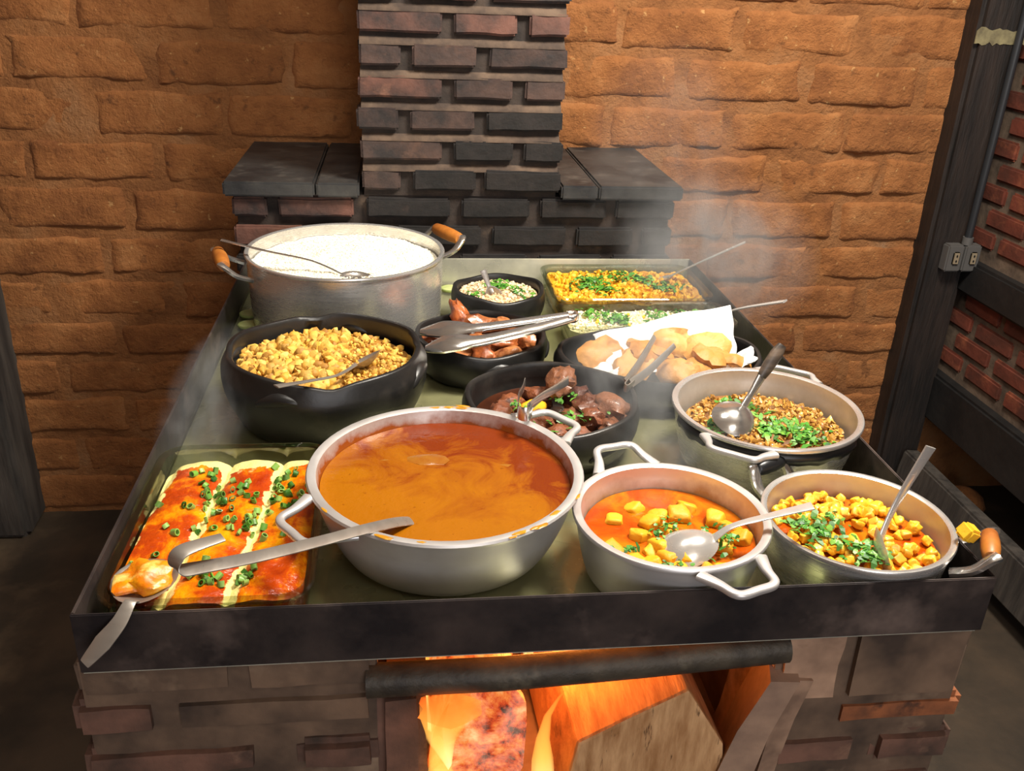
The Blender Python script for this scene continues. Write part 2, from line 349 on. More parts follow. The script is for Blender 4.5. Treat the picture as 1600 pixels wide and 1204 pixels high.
def lerps(vals, n):
    out = []
    for i in range(n):
        x = i/(n-1)*(len(vals)-1); k = min(int(x), len(vals)-2); out.append(vals[k]+(vals[k+1]-vals[k])*(x-k))
    return out
def merge(parts):
    vs, fs = [], []
    for v, f in parts:
        o = len(vs); vs += list(v); fs += [tuple(i+o for i in q) for q in f]
    return vs, fs
def ico(sub=1):
    bm = bmesh.new(); bmesh.ops.create_icosphere(bm, subdivisions=sub, radius=1)
    r = ([v.co.copy() for v in bm.verts], [tuple(v.index for v in f.verts) for f in bm.faces]); bm.free(); return r
ICO1, ICO2, ICO3 = ico(1), ico(2), ico(3)
def disc(cx, cy, rx, ry, h, rings=24, seg=72, skirt=0.012):
    vs = [Vector((cx, cy, h(0, 0)))]; fs = []
    for i in range(1, rings+1):
        for j in range(seg):
            a = 2*PI*j/seg; x, y = rx*i/rings*math.cos(a), ry*i/rings*math.sin(a); vs.append(Vector((cx+x, cy+y, h(x, y))))
    for j in range(seg): fs.append((0, 1+j, 1+(j+1) % seg))
    for i in range(rings-1):
        for j in range(seg):
            a = 1+i*seg+j; b = 1+i*seg+(j+1) % seg; fs.append((a, a+seg, b+seg, b))
    base = len(vs); zb = min(v.z for v in vs)-skirt
    for j in range(seg): v = vs[1+(rings-1)*seg+j]; vs.append(Vector((v.x, v.y, zb)))
    for j in range(seg): a = 1+(rings-1)*seg+j; b = 1+(rings-1)*seg+(j+1) % seg; fs.append((a, base+j, base+(j+1) % seg, b))
    fs.append(tuple(base+j for j in range(seg)))
    return vs, fs
def lump(p, s, tmpl=ICO1, squash=(1, 1, 1), rough=0.25, rot=None):
    m = (rot or Euler((U(0, 6), U(0, 6), U(0, 6)))).to_matrix(); sd = U(0, 99)
    return [Vector(p)+m @ Vector((v.x*s*squash[0], v.y*s*squash[1], v.z*s*squash[2]))*(1+rough*mn.noise(v*1.6+Vector((sd, sd, sd)))*2) for v in tmpl[0]], tmpl[1]
def rnd_disc(rx, ry):
    a = U(0, 2*PI); r = math.sqrt(R()); return rx*r*math.cos(a), ry*r*math.sin(a)
OCT = ([Vector(v) for v in ((1, 0, 0), (-1, 0, 0), (0, 1, 0), (0, -1, 0), (0, 0, 1), (0, 0, -1))], [(0, 2, 4), (2, 1, 4), (1, 3, 4), (3, 0, 4), (2, 0, 5), (1, 2, 5), (3, 1, 5), (0, 3, 5)])
def leafbit(p, s):
    # a chopped leaf: a thin bent prism
    m = Euler((U(-.6, .6), U(-.6, .6), U(0, 6))).to_matrix(); w_ = s*U(.5, .9); l = s*U(.8, 1.6); b = s*U(.1, .4); t = 0.0004
    q = [(-l, -w_*.6, 0), (0, -w_, b), (l, -w_*.4, 0), (l*.9, w_*.5, 0), (0, w_*.9, b), (-l*.8, w_*.4, 0)]
    vs = [Vector(p)+m @ Vector(c) for c in q]+[Vector(p)+m @ (Vector(c)-Vector((0, 0, t))) for c in q]
    fs = [(0, 1, 4, 5), (1, 2, 3, 4), (6, 11, 10, 7), (7, 10, 9, 8)]+[(i, (i+1) % 6, 6+(i+1) % 6, 6+i) for i in range(6)]
    return vs, fs

# ------------------------------------------------------------------ the setting
YW = 1.607
def struct(o): o['kind'] = 'structure'; return o
def wall_relief(name, x0, x1, z0, z1, y, nx, nz_, amp, thick, mat):
    vs, fs = [], []
    for i in range(nx+1):
        for k in range(nz_+1):
            x = x0+(x1-x0)*i/nx; z = z0+(z1-z0)*k/nz_
            vs.append(Vector((x, y+amp*nz((x, 0, z), 6)+amp*.6*nz((x, 0, z), 17, 2), z)))
    for i in range(nx):
        for k in range(nz_):
            a = i*(nz_+1)+k; fs.append((a, a+1, a+nz_+2, a+nz_+1))
    b = len(vs)
    for (x, z) in ((x0, z0), (x1, z0), (x1, z1), (x0, z1)): vs.append(Vector((x, y+thick, z)))
    c00, c10, c11, c01 = 0, nx*(nz_+1), nx*(nz_+1)+nz_, nz_
    fs += [(b, b+1, b+2, b+3), tuple([i*(nz_+1) for i in range(nx+1)]+[b+1, b]), tuple([i*(nz_+1)+nz_ for i in range(nx+1)]+[b+2, b+3]),
           tuple(list(range(0, nz_+1))+[b+3, b]), tuple([c10+k for k in range(nz_+1)]+[b+2, b+1])]
    return wmesh(name, vs, fs, mat, None, (0, y, 0))
wall_back = struct(wall_relief('wall_back', -2.2, 2.0, 0, 2.5, YW, 190, 125, 0.007, 0.12, 'adobe_mortar'))
def adobe_brick(x0, x1, z0, z1, parent, seed):
    # a proud, worn mud brick: rounded slab whose faces and edges wander
    nx, nk = 20, 9; vs, fs = [], []; proud = 0.003+0.006*R(); tl = U(-.003, .003)
    cx, cz = (x0+x1)/2, (z0+z1)/2; hx, hz = (x1-x0)/2, (z1-z0)/2
    for i in range(nx+1):
        for k in range(nk+1):
            u = -1+2*i/nx; v = -1+2*k/nk
            u = math.copysign(abs(u)**.6, u); v = math.copysign(abs(v)**.6, v)
            ed = max(abs(u)**16, abs(v)**11)
            x = cx+u*hx; z = cz+v*hz
            wx = (0.012*nz((x, 0, z), 14, seed)+.006*nz((x, 0, z), 55, seed))*abs(u)**3; wz = (0.010*nz((x, 0, z), 11, seed+3)+.005*nz((x, 0, z), 45, seed+1))*abs(v)**2
            y = YW-proud*(1-ed)+0.009*ed+0.005*nz((x, 0, z), 20, seed+7)+.0025*nz((x, 0, z), 60, seed+2)+tl*u
            vs.append(Vector((x+wx, y, z+wz)))
    for i in range(nx):
        for k in range(nk):
            a = i*(nk+1)+k; fs.append((a, a+1, a+nk+2, a+nk+1))
    rim = [k for k in range(nk+1)]+[i*(nk+1)+nk for i in range(1, nx+1)]+[nx*(nk+1)+k for k in range(nk-1, -1, -1)]+[i*(nk+1) for i in range(nx-1, 0, -1)]
    b = len(vs)
    for r in rim: vs.append(Vector((vs[r].x, YW+0.05, vs[r].z)))
    n = len(rim)
    for i in range(n): fs.append((rim[i], rim[(i+1) % n], b+(i+1) % n, b+i))
    fs.append(tuple(b+i for i in range(n)))
    return wmesh('brick', vs, fs, 'adobe_brick', parent, (cx, YW, cz))
ZJ = [0.0, 0.124, 0.245, 0.363, 0.475, 0.584, 0.698, 0.816, 0.94, 1.052, 1.174, 1.294, 1.412, 1.53, 1.648, 1.765]
ANCH = {11: (-.892, .317), 10: (-.730, .320), 9: (-.893, .316), 8: (-.742, .312), 7: (-.830, .312), 12: (-.735, .316), 13: (-.90, .316), 14: (-.74, .316)}
for r in range(len(ZJ)-1):
    a0, p = ANCH.get(r, (-.9+.16*(r % 2), .314))
    x = a0-p*math.ceil((a0+1.19)/p); xs = []
    while x < 1.34: xs.append(x+U(-.008, .008)); x += p
    for xa, xb in zip(xs, xs[1:]+[xs[-1]+p]):
        xa2, xb2 = max(xa+.004+.004*R(), -1.21), min(xb-.004-.004*R(), 1.33)
        if xb2-xa2 < .05: continue
        tilt = -.008*((xa2+xb2)/2+.6)
        adobe_brick(xa2, xb2, ZJ[r]+.005+.004*R()+tilt, ZJ[r+1]-.005-.004*R()+tilt, wall_back, r*31+int(xa*50))
floor = struct(box('floor', -2.4, 2.0, -2.6, 1.72, -0.1, 0.0, 'floor_concrete', None, 0))
wall_left = struct(box('wall_left', -2.3, -2.2, -2.6, 1.72, 0, 2.5, 'adobe_mortar', None, 0))
vs, fs = [], []
for q in ((-2.3, -.55, 0, 2.5), (1.25, 2.0, 0, 2.5), (-.55, 1.25, 0, .9), (-.55, 1.25, 2.2, 2.5)):
    b = len(vs); vs += [Vector((x, y, z)) for x in q[:2] for y in (-2.7, -2.6) for z in q[2:]]
    fs += [tuple(b+i for i in f) for f in ((0, 1, 3, 2), (4, 6, 7, 5), (0, 4, 5, 1), (2, 3, 7, 6), (0, 2, 6, 4), (1, 5, 7, 3))]
struct(wmesh('wall_front', vs, fs, 'room_plaster', None, None, False))
struct(box('ceiling', -2.4, 2.0, -2.7, 1.72, 2.5, 2.58, 'room_plaster', None, 0))
# posts
post = tag(struct(box('timber_post', 1.272, 1.398, 1.535, 1.66, 0, 2.5, 'dark_wood', None, 0.012, cuts=6, jit=0.004, seed=4)), 'dark squared timber post at the corner beside the outlet box', 'post')
post2 = tag(struct(box('timber_post', -1.42, -1.17, 1.47, 1.62, 0, 2.5, 'grey_wood', None, 0.015, cuts=6, jit=0.006, seed=9)), 'grey weathered timber post at the other end of the mud-brick wall', 'post')
vs, fs = [], []
for i in range(15):
    x = 1.268+.134*i/14; lo = 1.335+.012*mn.noise(Vector((i*.9, 0, 0))); hi = 1.365+.030*abs(mn.noise(Vector((i*1.7, 3, 0))))
    for y in (1.5325, 1.5365): vs += [Vector((x, y, lo)), Vector((x, y, hi))]
for i in range(14): q = i*4; fs += [(q, q+4, q+5, q+1), (q+2, q+3, q+7, q+6), (q+1, q+5, q+7, q+3), (q, q+2, q+6, q+4)]
fs += [(0, 1, 3, 2), (56, 58, 59, 57)]
wmesh('paint_smear', vs, fs, 'cream_paint', post)['label'] = 'smear of cream paint near the top'
# right wall: red bricks between dark beams
XR = 1.43
wall_right = struct(box('wall_right', XR, XR+.12, -2.6, 1.66, 0.40, 2.5, 'grey_mortar', None, 0))
def side_brick(y0, y1, z0, z1):
    me = box_me('brick', .06, y1-y0, z1-z0, .006, 2, .003, seed=int(U(0, 99)))
    link('brick', me, 'red_brick', wall_right, (XR+.022, (y0+y1)/2, (z0+z1)/2))
r = 0; z = 0.455
while z < 1.42:
    if not (.675 < z < .79):
        y = 1.66-.11*(r % 2)
        while y > .72: side_brick(y-.175, y-.012, z, z+.046); y -= .187
    z += .060; r += 1
for nm, z0, z1, y0 in (('wall_beam', .685, .775, -1.0), ('wall_beam', .28, .425, -1.0)):
    tag(struct(box(nm, XR-.035, XR+.10, y0, 1.60, z0, z1, 'beam_wood', None, .008, cuts=5, jit=.004)), 'black horizontal beam in the red brick wall, %s' % ('level with the outlet box' if z0 > .5 else 'below the bricks near the floor'), 'beam')
tag(struct(box('recess_shade_panel', XR+.45, XR+.5, -1.2, 1.7, 0, 0.40, 'beam_wood', None, 0)), 'near-black panel standing in for the shade in the opening below the red brick wall', 'recess')  # shade inside the open recess put into a near-black panel
tag(box('floor_plank', XR-.10, XR-.05, .55, 1.52, .06, .19, 'grey_wood', None, .006, cuts=4, jit=.003), 'dark grey plank set on edge on the floor by the post', 'plank').rotation_euler = (0, .12, 0)
vs, fs = lump((1.40, 1.42, .245), .05, ICO2, (1.2, .9, .8), .2); wm = wmesh('loose_stone', vs, fs, 'adobe_brick'); tag(wm, 'reddish broken stone lying in the dark under the lowest beam', 'stone'); wm.location.z = 0.0; wm.location.x = 1.52
# outlet box and conduit
ob = empty('outlet_box', (1.36, 1.515, .79), 'grey twin outlet box screwed to the corner post', 'outlet')
for k, dx in enumerate((-.024, .026)):
    bd = link('box_body', box_me('box_body', .046, .034, .074, .004), 'outlet_plastic', ob, (1.36+dx, 1.517, .79))
    fc = link('socket_face', box_me('socket_face', .02, .006, .036, .003), 'outlet_face', bd, (1.362+dx, 1.498, .792))
    for dz in (-.007, .007): link('socket_hole', box_me('socket_hole', .004, .004, .006, .001), 'black_plastic', bd, (1.362+dx, 1.495, .792+dz))
vs, fs = sweep([(1.372, 1.518, .828), (1.372, 1.518, .85), (1.374, 1.518, 1.5), (1.376, 1.518, 2.4)], .020, .020, (1, 0, 0), 12, power=2)
cp = empty('conduit_pipe', (1.372, 1.518, .83), 'dark grey conduit running up the post from the outlet box', 'conduit')
wmesh('pipe', vs, fs, 'conduit_grey', cp)
vs, fs = lathe([(0, .826), (.014, .826), (.014, .846), (0, .846)], 16); wmesh('coupling', [v+Vector((1.372, 1.518, 0)) for v in vs], fs, 'outlet_plastic', cp)

# ------------------------------------------------------------------ the brick stove with hearth and chimney
stove = empty('brick_stove', (0, .6, 0), 'soot-blackened brick wood stove with hearth shelf and brick chimney', 'stove')
def boxes(lst):
    parts = []
    for x0, x1, y0, y1, z0, z1 in lst:
        v = [Vector((x, y, z)) for x in (x0, x1) for y in (y0, y1) for z in (z0, z1)]
        parts.append((v, [(0, 1, 3, 2), (4, 6, 7, 5), (0, 4, 5, 1), (2, 3, 7, 6), (0, 2, 6, 4), (1, 5, 7, 3)]))
    return merge(parts)
def brick(x0, x1, y0, y1, z0, z1, mat, parent, bev=.0045, jit=.0026):
    return link('brick', box_me('brick', x1-x0, y1-y0, z1-z0, bev, 2, jit, cuts=3, seed=int(U(0, 999))), mat, parent, ((x0+x1)/2, (y0+y1)/2, (z0+z1)/2), (0, U(-.008, .008), U(-.01, .01)))
def wedge(x0, x1, yf, yb, z0, z1, parent):
    # sloping mortar ledge between two courses
    n = 24; vs, fs = [], []
    for i in range(n+1):
        x = x0+(x1-x0)*i/n; a = .0022*nz((x, 0, z0), 30)
        vs += [Vector((x, yf+a, z0)), Vector((x, yb, z1+a)), Vector((x, yb+.02, z1+a)), Vector((x, yb+.02, z0-.002)), Vector((x, yf+a, z0-.002))]
    for i in range(n):
        for k in range(5): q = i*5+k; q2 = i*5+(k+1) % 5; fs.append((q, q2, q2+5, q+5))
    fs += [tuple(range(5)), tuple(n*5+k for k in range(5))]
    return wmesh('mortar_ledge', vs, fs, 'lit_ledge_mortar', parent)
# chimney
CX0, CX1, CY = -.238, .180, 1.172
vs, fs = boxes([(CX0+.006, CX1-.006, CY+.014, YW+.02, 1.021, 2.5)]); chim = wmesh('chimney', vs, fs, 'soot_mortar', stove, smooth=False)
zt = 1.052; row = 1
z = 1.035
while z < 1.72:
    odd = row % 2
    js = [(CX0, -.155), (-.132, -.002), (.022, CX1)] if odd else [(CX0, -.070), (-.050, .076), (.102, CX1)]
    for a, b in js:
        red = (z-1.05)*2.2-(a+.2)*1.0+U(-.25, .25)
        brick(a+U(-.004, .004), b+U(-.004, .004), CY+U(-.003, .004), CY+.09, z, z+.0415, 'rusty_brick' if red > .45 else ('soot_brick' if red > -.05 else 'black_brick'), chim)
    for sx in (0, 1):      # flank bricks of the chimney sides
        yy = CY+.10 if odd else CY+.2
        while yy < YW-.05:
            xx = CX0 if sx == 0 else CX1
            brick(xx-.001 if sx == 0 else xx-.06, xx+.06 if sx == 0 else xx+.001, yy, min(yy+.19, YW), z, z+.0415, 'soot_brick', chim); yy += .205
    wedge(CX0+.005, CX1-.005, CY+.004, CY+.018, z+.0405, z+.0405+.0165, chim)
    z += .0617; row += 1
# hearth
HX0, HX1 = -.503, .438
vs, fs = boxes([(HX0+.008, HX1-.008, CY+.016, YW+.02, 0, 1.021)]); hearth = wmesh('hearth', vs, fs, 'soot_mortar', stove, smooth=False)
for k, (z0, z1) in enumerate(((.976, 1.017), (.915, .956), (.853, .894))):
    js = [(HX0, -.432), (-.408, -.255), (-.228, -.052), (-.028, .118), (.142, .285), (.307, HX1)] if k % 2 == 0 else [(HX0, -.36), (-.338, -.19), (-.165, .015), (.04, .2), (.225, .35), (.372, HX1)]
    for a, b in js:
        brick(a, b, CY+U(0, .004), CY+.09, z0, z1, 'rusty_brick' if a < -.37 and k < 2 else 'black_brick', hearth)
    yy = CY+.1
    while yy < YW-.03:
        brick(HX0-.001, HX0+.06, yy, min(yy+.17, YW), z0, z1, 'soot_brick', hearth); brick(HX1-.06, HX1+.001, yy, min(yy+.17, YW), z0, z1, 'black_brick', hearth); yy += .185
for a, b in ((-.516, -.332), (-.329, CX0-.003), (CX1+.003, .262), (.265, .449)):
    box('shelf_tile', a, b, 1.160, YW+.01, 1.021, 1.051, 'shelf_slab', stove, .004)
# stove body
vs, fs = boxes([(-.492, -.19, .024, 1.19, 0, .812), (.262, .492, .024, 1.19, 0, .812), (-.19, .262, .75, 1.19, 0, .812), (-.19, .262, .045, .75, 0, .556)])
body = wmesh('stove_body', vs, fs, 'stove_plaster', stove, smooth=False)
def pier(x0, x1, rows):
    for z0, z1, js, m in rows:
        for (a, b) in js: brick(a, b, .012+U(0, .01), .12, z0, z1, m if not isinstance(m, list) else m.pop(0), body, .009, .003)
pier(0, 0, [(.762, .815, [(-.497, -.335), (-.33, -.188)], 'stove_plaster'), (.712, .760, [(-.508, -.418), (-.405, -.19)], ['stove_brick', 'stove_plaster']),
            (.648, .693, [(-.505, -.318), (-.278, -.19)], 'stove_brick'), (.585, .63, [(-.5, -.43), (-.41, -.19)], 'stove_brick'), (.52, .565, [(-.5, -.318), (-.278, -.19)], 'stove_brick'), (.455, .50, [(-.5, -.43), (-.41, -.19)], 'stove_brick')])
pier(0, 0, [(.705, .815, [(.262, .345), (.346, .492)], ['pale_plaster', 'stove_plaster']), (.664, .704, [(.345, .508)], 'stove_brick_orange'), (.604, .652, [(.275, .385), (.405, .505)], 'stove_brick'),
            (.545, .590, [(.29, .495)], 'stove_brick'), (.48, .53, [(.275, .385), (.405, .5)], 'stove_brick')])
for sx in (-1, 1):
    for k in range(7):
        yy = .13+.1*(k % 2); z0 = .762-k*.063
        while yy < 1.12:
            xa, xb = (-.5, -.42) if sx < 0 else (.42, .5); brick(xa, xb, yy, yy+.19, z0, z0+.046, 'stove_brick', body, .008, .002); yy += .21
# mortar smears on the right pier and jamb blocks of the fire mouth
link('jamb_block', box_me('jamb_block', .056, .10, .20, .01, 2, .004, 3), 'stove_brick', stove, (-.163, .065, .655))
link('jamb_block', box_me('jamb_block', .05, .12, .30, .012, 2, .006, 3), 'pale_plaster', stove, (.272, .075, .61), (0, .13, 0))
vs, fs = sweep([(-.20, .020, .772), (-.05, .018, .774), (.1, .020, .780), (.27, .024, .788)], .036, .036, (0, 0, 1), 14, power=2.2); wmesh('iron_bar', vs, fs, 'iron_bar', stove)

# ------------------------------------------------------------------ the steel tray on the stove
tray = empty('stove_tray', (0, .59, .815), 'wide black iron tray of hot water on the stove top', 'tray')
T = .0035
box('tray_floor', -.478, .478, .002, 1.168, .816, .822, 'wet_steel', tray, 0)
for nm, a in (('front_lip', (-.48, .484, 0, T, .818, .89)), ('back_lip', (-.48, .484, 1.168-T, 1.168, .818, .89)), ('side_lip', (-.48, -.48+T, T, 1.168-T, .818, .89)), ('side_lip', (.484-T, .484, T, 1.168-T, .818, .89))):
    box(nm, *a, 'black_iron' if nm != 'back_lip' else 'wet_steel', tray, .001)
vs, fs = [], []
N = 40
for i in range(N+1):
    for k in range(N+1):
        x = -.476+.952*i/N; y = .004+1.160*k/N; vs.append(Vector((x, y, .8272+.0006*nz((x, y, 0), 25)+.0004*nz((x, y, 0), 60, 3))))
for i in range(N):
    for k in range(N): a = i*(N+1)+k; fs.append((a, a+1, a+N+2, a+N+1))
wt = wmesh('water', vs, fs, 'hot_water', None, (0, .59, .826)); tag(wt, 'thin film of hot water lying on the iron tray', 'water', kind='stuff')
wt.modifiers.new('depth', 'SOLIDIFY').thickness = .004; wt.modifiers['depth'].offset = -1
ZF = .8225

# ------------------------------------------------------------------ vessels
def pot_profile(r, rb, h, t=.003, lip=.006, curve=.35):
    o, i = [], []
    n = 10
    for k in range(n+1):
        s = k/n; rr = rb+(r-rb)*s**curve if rb < r else r
        o.append((rr, .006+(h-.006)*s))
    o = [(0, 0), (rb-.012, 0), (rb-.004, .002)]+o
    inner = [(rr-t, max(z, .005)) for rr, z in reversed(o[3:])]
    return o[:-1]+[(r-.001, h-.005), (r+lip*.35, h-.004), (r+lip*.5, h-.001), (r+lip*.3, h+.0015), (r-t*.5, h+.002), (r-t-.002, h)], inner[1:]+[(rb-.012, .004), (0, .004)]
def pot(name, label, cx, cy, zr, r, rb, outer='cast_aluminium', inner=None, t=.004, lip=.006, curve=.6):
    h = zr-ZF
    e = empty(name, (cx, cy, ZF), label, 'pot')
    po, pi = pot_profile(r, rb, h, t, lip, curve)
    if inner:
        vs, fs = lathe(po, 72); wmesh('body', [v+Vector((cx, cy, ZF)) for v in vs], fs, outer, e, (cx, cy, ZF))
        vs, fs = lathe([po[-1]]+pi, 72); wmesh('lining', [v+Vector((cx, cy, ZF)) for v in vs], fs, inner, e, (cx, cy, ZF))
    else:
        vs, fs = lathe(po+pi, 72); wmesh('body', [v+Vector((cx, cy, ZF)) for v in vs], fs, outer, e, (cx, cy, ZF))
    return e
def loop_handle(e, cx, cy, z, r, ang, mat='cast_aluminium', wid=.075, reach=.042, tilt=0.0, bar=.010, th=.008):
    a = math.radians(ang); d = Vector((math.cos(a), math.sin(a), 0)); s = Vector((-d.y, d.x, 0)); b = Vector((cx, cy, z))
    h = wid/2
    p2 = [(r-.003, -h*1.12), (r+reach*.45, -h*.86), (r+reach*.85, -h*.74), (r+reach, -h*.5), (r+reach, 0), (r+reach, h*.5), (r+reach*.85, h*.74), (r+reach*.45, h*.86), (r-.003, h*1.12)]
    pts = spline([b+d*u+s*v+Vector((0, 0, (u-r)*math.tan(tilt))) for u, v in p2], 4)
    n = len(pts); wd = lerps([bar*1.6, bar, bar, bar, bar, bar, bar*1.6], n)
    vs, fs = sweep(pts, wd, th, (0, 0, 1), 10); return wmesh('handle', vs, fs, mat, e)
def wood_handle(e, cx, cy, z, r, ang, wid=.10, reach=.05, rise=.012, wr=.0135, wl=None):
    a = math.radians(ang); d = Vector((math.cos(a), math.sin(a), 0)); s = Vector((-d.y, d.x, 0)); b = Vector((cx, cy, z)); h = wid/2
    pr = [(0, -1), (.7, -1), (.86, -.9), (1.0, -.3), (1.0, .3), (.86, .9), (.7, 1), (0, 1)]
    vs, fs = lathe(pr, 20); L = h*.78
    m = Matrix((s, d, Vector((0, 0, 1)))).transposed() @ Matrix(((0, 0, 1), (1, 0, 0), (0, 1, 0)))
    c = b+d*(r+reach)+Vector((0, 0, rise))
    hd = wmesh('wooden_grip', [c+m @ Vector((v.x*wr, v.y*wr, v.z*L)) for v in vs], fs, 'handle_wood', e)
    for sg in (-1, 1):
        vs, fs = sweep(spline([b+d*(r-.002)+s*(sg*h*.95)-Vector((0, 0, .016)), b+d*(r+reach*.55)+s*(sg*h)+Vector((0, 0, rise*.2-.008)), b+d*(r+reach)+s*(sg*h*.92)+Vector((0, 0, rise)), b+d*(r+reach+.006)+s*(sg*h*.80)+Vector((0, 0, rise+.004))], 5), .015, .009, (0, 0, 1), 8, power=2.6)
        wmesh('bracket', vs, fs, 'polished_steel', hd)
    return hd
def clay(name, label, cx, cy, zr, r, bulge=1.04, ry=1.0, wall=.011, lobes=0, cat='bowl'):
    h = zr-ZF; e = empty(name, (cx, cy, ZF), label, cat)
    def fn(p, a, rr, z):
        k = 1+.006*math.sin(3*a+1)+.004*math.sin(7*a)
        q = Vector((p.x*k, p.y*k, p.z+(.0025*math.sin(2*a+.7)+.0018*math.sin(5*a)) * (z/h)))
        if lobes: q.z -= .005*max(0, math.cos(4*a-.6))**6*(z/h)**4
        return q
    po = [(0, 0), (r*.80, 0), (r*.86, .004)]+[(r*(.86+(bulge-.86)*math.sin(PI*min(1, s*1.12)*.62)), h*s) for s in (.12, .25, .4, .55, .7, .82)]
    po += [(r*1.0, h*.95), (r*.995, h), (r-.003, h+.002), (r-wall*.7, h+.0015), (r-wall, h-.004)]
    pi = [(r*(.86+(bulge-.86)*math.sin(PI*min(1, s*1.12)*.62))-wall, max(.01, h*s)) for s in (.7, .4, .2)]+[(r*.7, .009), (0, .009)]
    vs, fs = lathe(po+pi, 80, ry, fn); wmesh('body', [v+Vector((cx, cy, ZF)) for v in vs], fs, 'clay_black', e, (cx, cy, ZF))
    return e
def ear(e, cx, cy, z, r, ang, size=.03, ry=1.0):
    # a clay lug: flattened tongue rising from the bowl's side
    a = math.radians(ang); d = Vector((math.cos(a), math.sin(a)*ry, 0)); s = Vector((-math.sin(a), math.cos(a), 0)); b = Vector((cx, cy, z))
    vs, fs = [], ICO3[1]
    for v in ICO3[0]:
        w_ = 1-.35*max(0, v.x)
        vs.append(b+d*(r-.003+v.y*size*.42)+s*(v.x*size*1.25)+Vector((0, 0, v.z*size*.42*w_-abs(v.x)**2*size*.25+v.x*size*.2)))
    wmesh('lug', vs, fs, 'clay_black', e)
rice_pot = pot('rice_pot', 'tall shiny aluminium pot of white rice with wooden side handles', -.261, .962, .970, .184, .178, 'aluminium', None, .003, .007, .5)
wood_handle(rice_pot, -.261, .962, .958, .184, 196, .115, .045, .012); wood_handle(rice_pot, -.261, .962, .958, .184, 30, .115, .045, .012)
big = clay('clay_pot', 'largest black clay pot, heaped with yellow farofa', -.275, .564, .935, .147, 1.06, lobes=1, cat='pot')
ear(big, -.275, .564, .912, .150, -18, .03); ear(big, -.275, .564, .912, .150, -112, .03); ear(big, -.275, .564, .912, .150, 75, .026); ear(big, -.275, .564, .912, .150, 165, .026)
small = clay('clay_bowl', 'smallest black clay bowl, filled with pale crumbs and parsley', .034, .971, .890, .091, 1.03)
chick = clay('clay_bowl', 'black clay bowl of browned chicken pieces under wide tongs', -.021, .730, .890, .114, 1.03)
ear(chick, -.021, .73, .87, .114, -5, .024); ear(chick, -.021, .73, .87, .114, -80, .024)
meat = clay('clay_bowl', 'black clay bowl of braised dark meat chunks and parsley', .060, .452, .900, .128, 1.03)
ear(meat, .060, .452, .875, .128, 178, .024); ear(meat, .060, .452, .868, .128, -60, .024)
past = clay('clay_bowl', 'oval black clay bowl lined with white paper under fried pastries', .277, .646, .885, .176, 1.03, .71)
sauce_pot = pot('sauce_pot', 'large cast aluminium pot brimming with orange bean sauce', -.107, .198, .930, .160, .112, 'cast_aluminium', 'sauce_stained', .006, .008, .55)
loop_handle(sauce_pot, -.107, .198, .927, .160, 216, wid=.085, reach=.048); loop_handle(sauce_pot, -.107, .198, .927, .160, 38, wid=.085, reach=.045)
for k in range(16):
    a = U(0, 2*PI) if k > 6 else U(-2.6, -.4); rr = .160+U(-.003, .004)
    p = Vector((-.107+rr*math.cos(a), .198+rr*math.sin(a), .9318)); vs, fs = lump(p, U(.004, .009), ICO2, (.35, 1.2, .09), .3, Euler((0, 0, a))); wmesh('sauce_smear', vs, fs, 'sauce_smear', sauce_pot)
stew_pot = pot('stew_pot', 'cast aluminium pot of orange stew with yellow cassava chunks', .147, .114, .912, .1105, .088, 'cast_aluminium', 'stew_stained', .005, .007, .6)
loop_handle(stew_pot, .147, .114, .909, .110, 104, wid=.072, reach=.040, tilt=.25); loop_handle(stew_pot, .147, .114, .909, .110, -70, wid=.072, reach=.042)
dice_pot = pot('dice_pot', 'aluminium pot of diced yellow potatoes with wooden handles', .372, .110, .900, .1085, .093, 'aluminium', 'dice_stained', .0035, .005, .6)
wood_handle(dice_pot, .372, .110, .893, .1085, -30, .066, .034, .012, .0105)
hd = wood_handle(dice_pot, .372, .110, .893, .1085, 118, .060, .026, .012, .0105)
hd.data.materials.clear(); hd.data.materials.append(MATS['black_plastic']); hd.name = 'burnt_grip'; hd['label'] = 'blackened charred grip'
mince_pot = pot('mince_pot', 'aluminium pot of browned mince strewn with green onion', .353, .363, .922, .130, .104, 'aluminium', 'mince_stained', .0045, .006, .6)
def soot_band(e, cx, cy, z0, z1, r, a0, a1):
    vs, fs = [], []; n = 40
    for i in range(n+1):
        a = math.radians(a0+(a1-a0)*i/n); lo = z0+.006*mn.noise(Vector((i*.35, 0, 0)))
        for rr, z in ((r+.0006, z1), (r+.0018, (z1+lo)/2), (r-.002, lo)): vs.append(Vector((cx+rr*math.cos(a), cy+rr*math.sin(a), z)))
    for i in range(n):
        for k in range(2): q = i*3+k; fs.append((q, q+1, q+4, q+3))
    o = wmesh('soot_crust', vs, fs, 'black_plastic', e); o.modifiers.new('thickness', 'SOLIDIFY').thickness = .001; return o
soot_band(mince_pot, .353, .363, .898, .9165, .1305, -175, -45)
loop_handle(mince_pot, .353, .363, .918, .130, -126, wid=.085, reach=.028, bar=.009); loop_handle(mince_pot, .353, .363, .918, .130, 55, wid=.085, reach=.028, bar=.009)

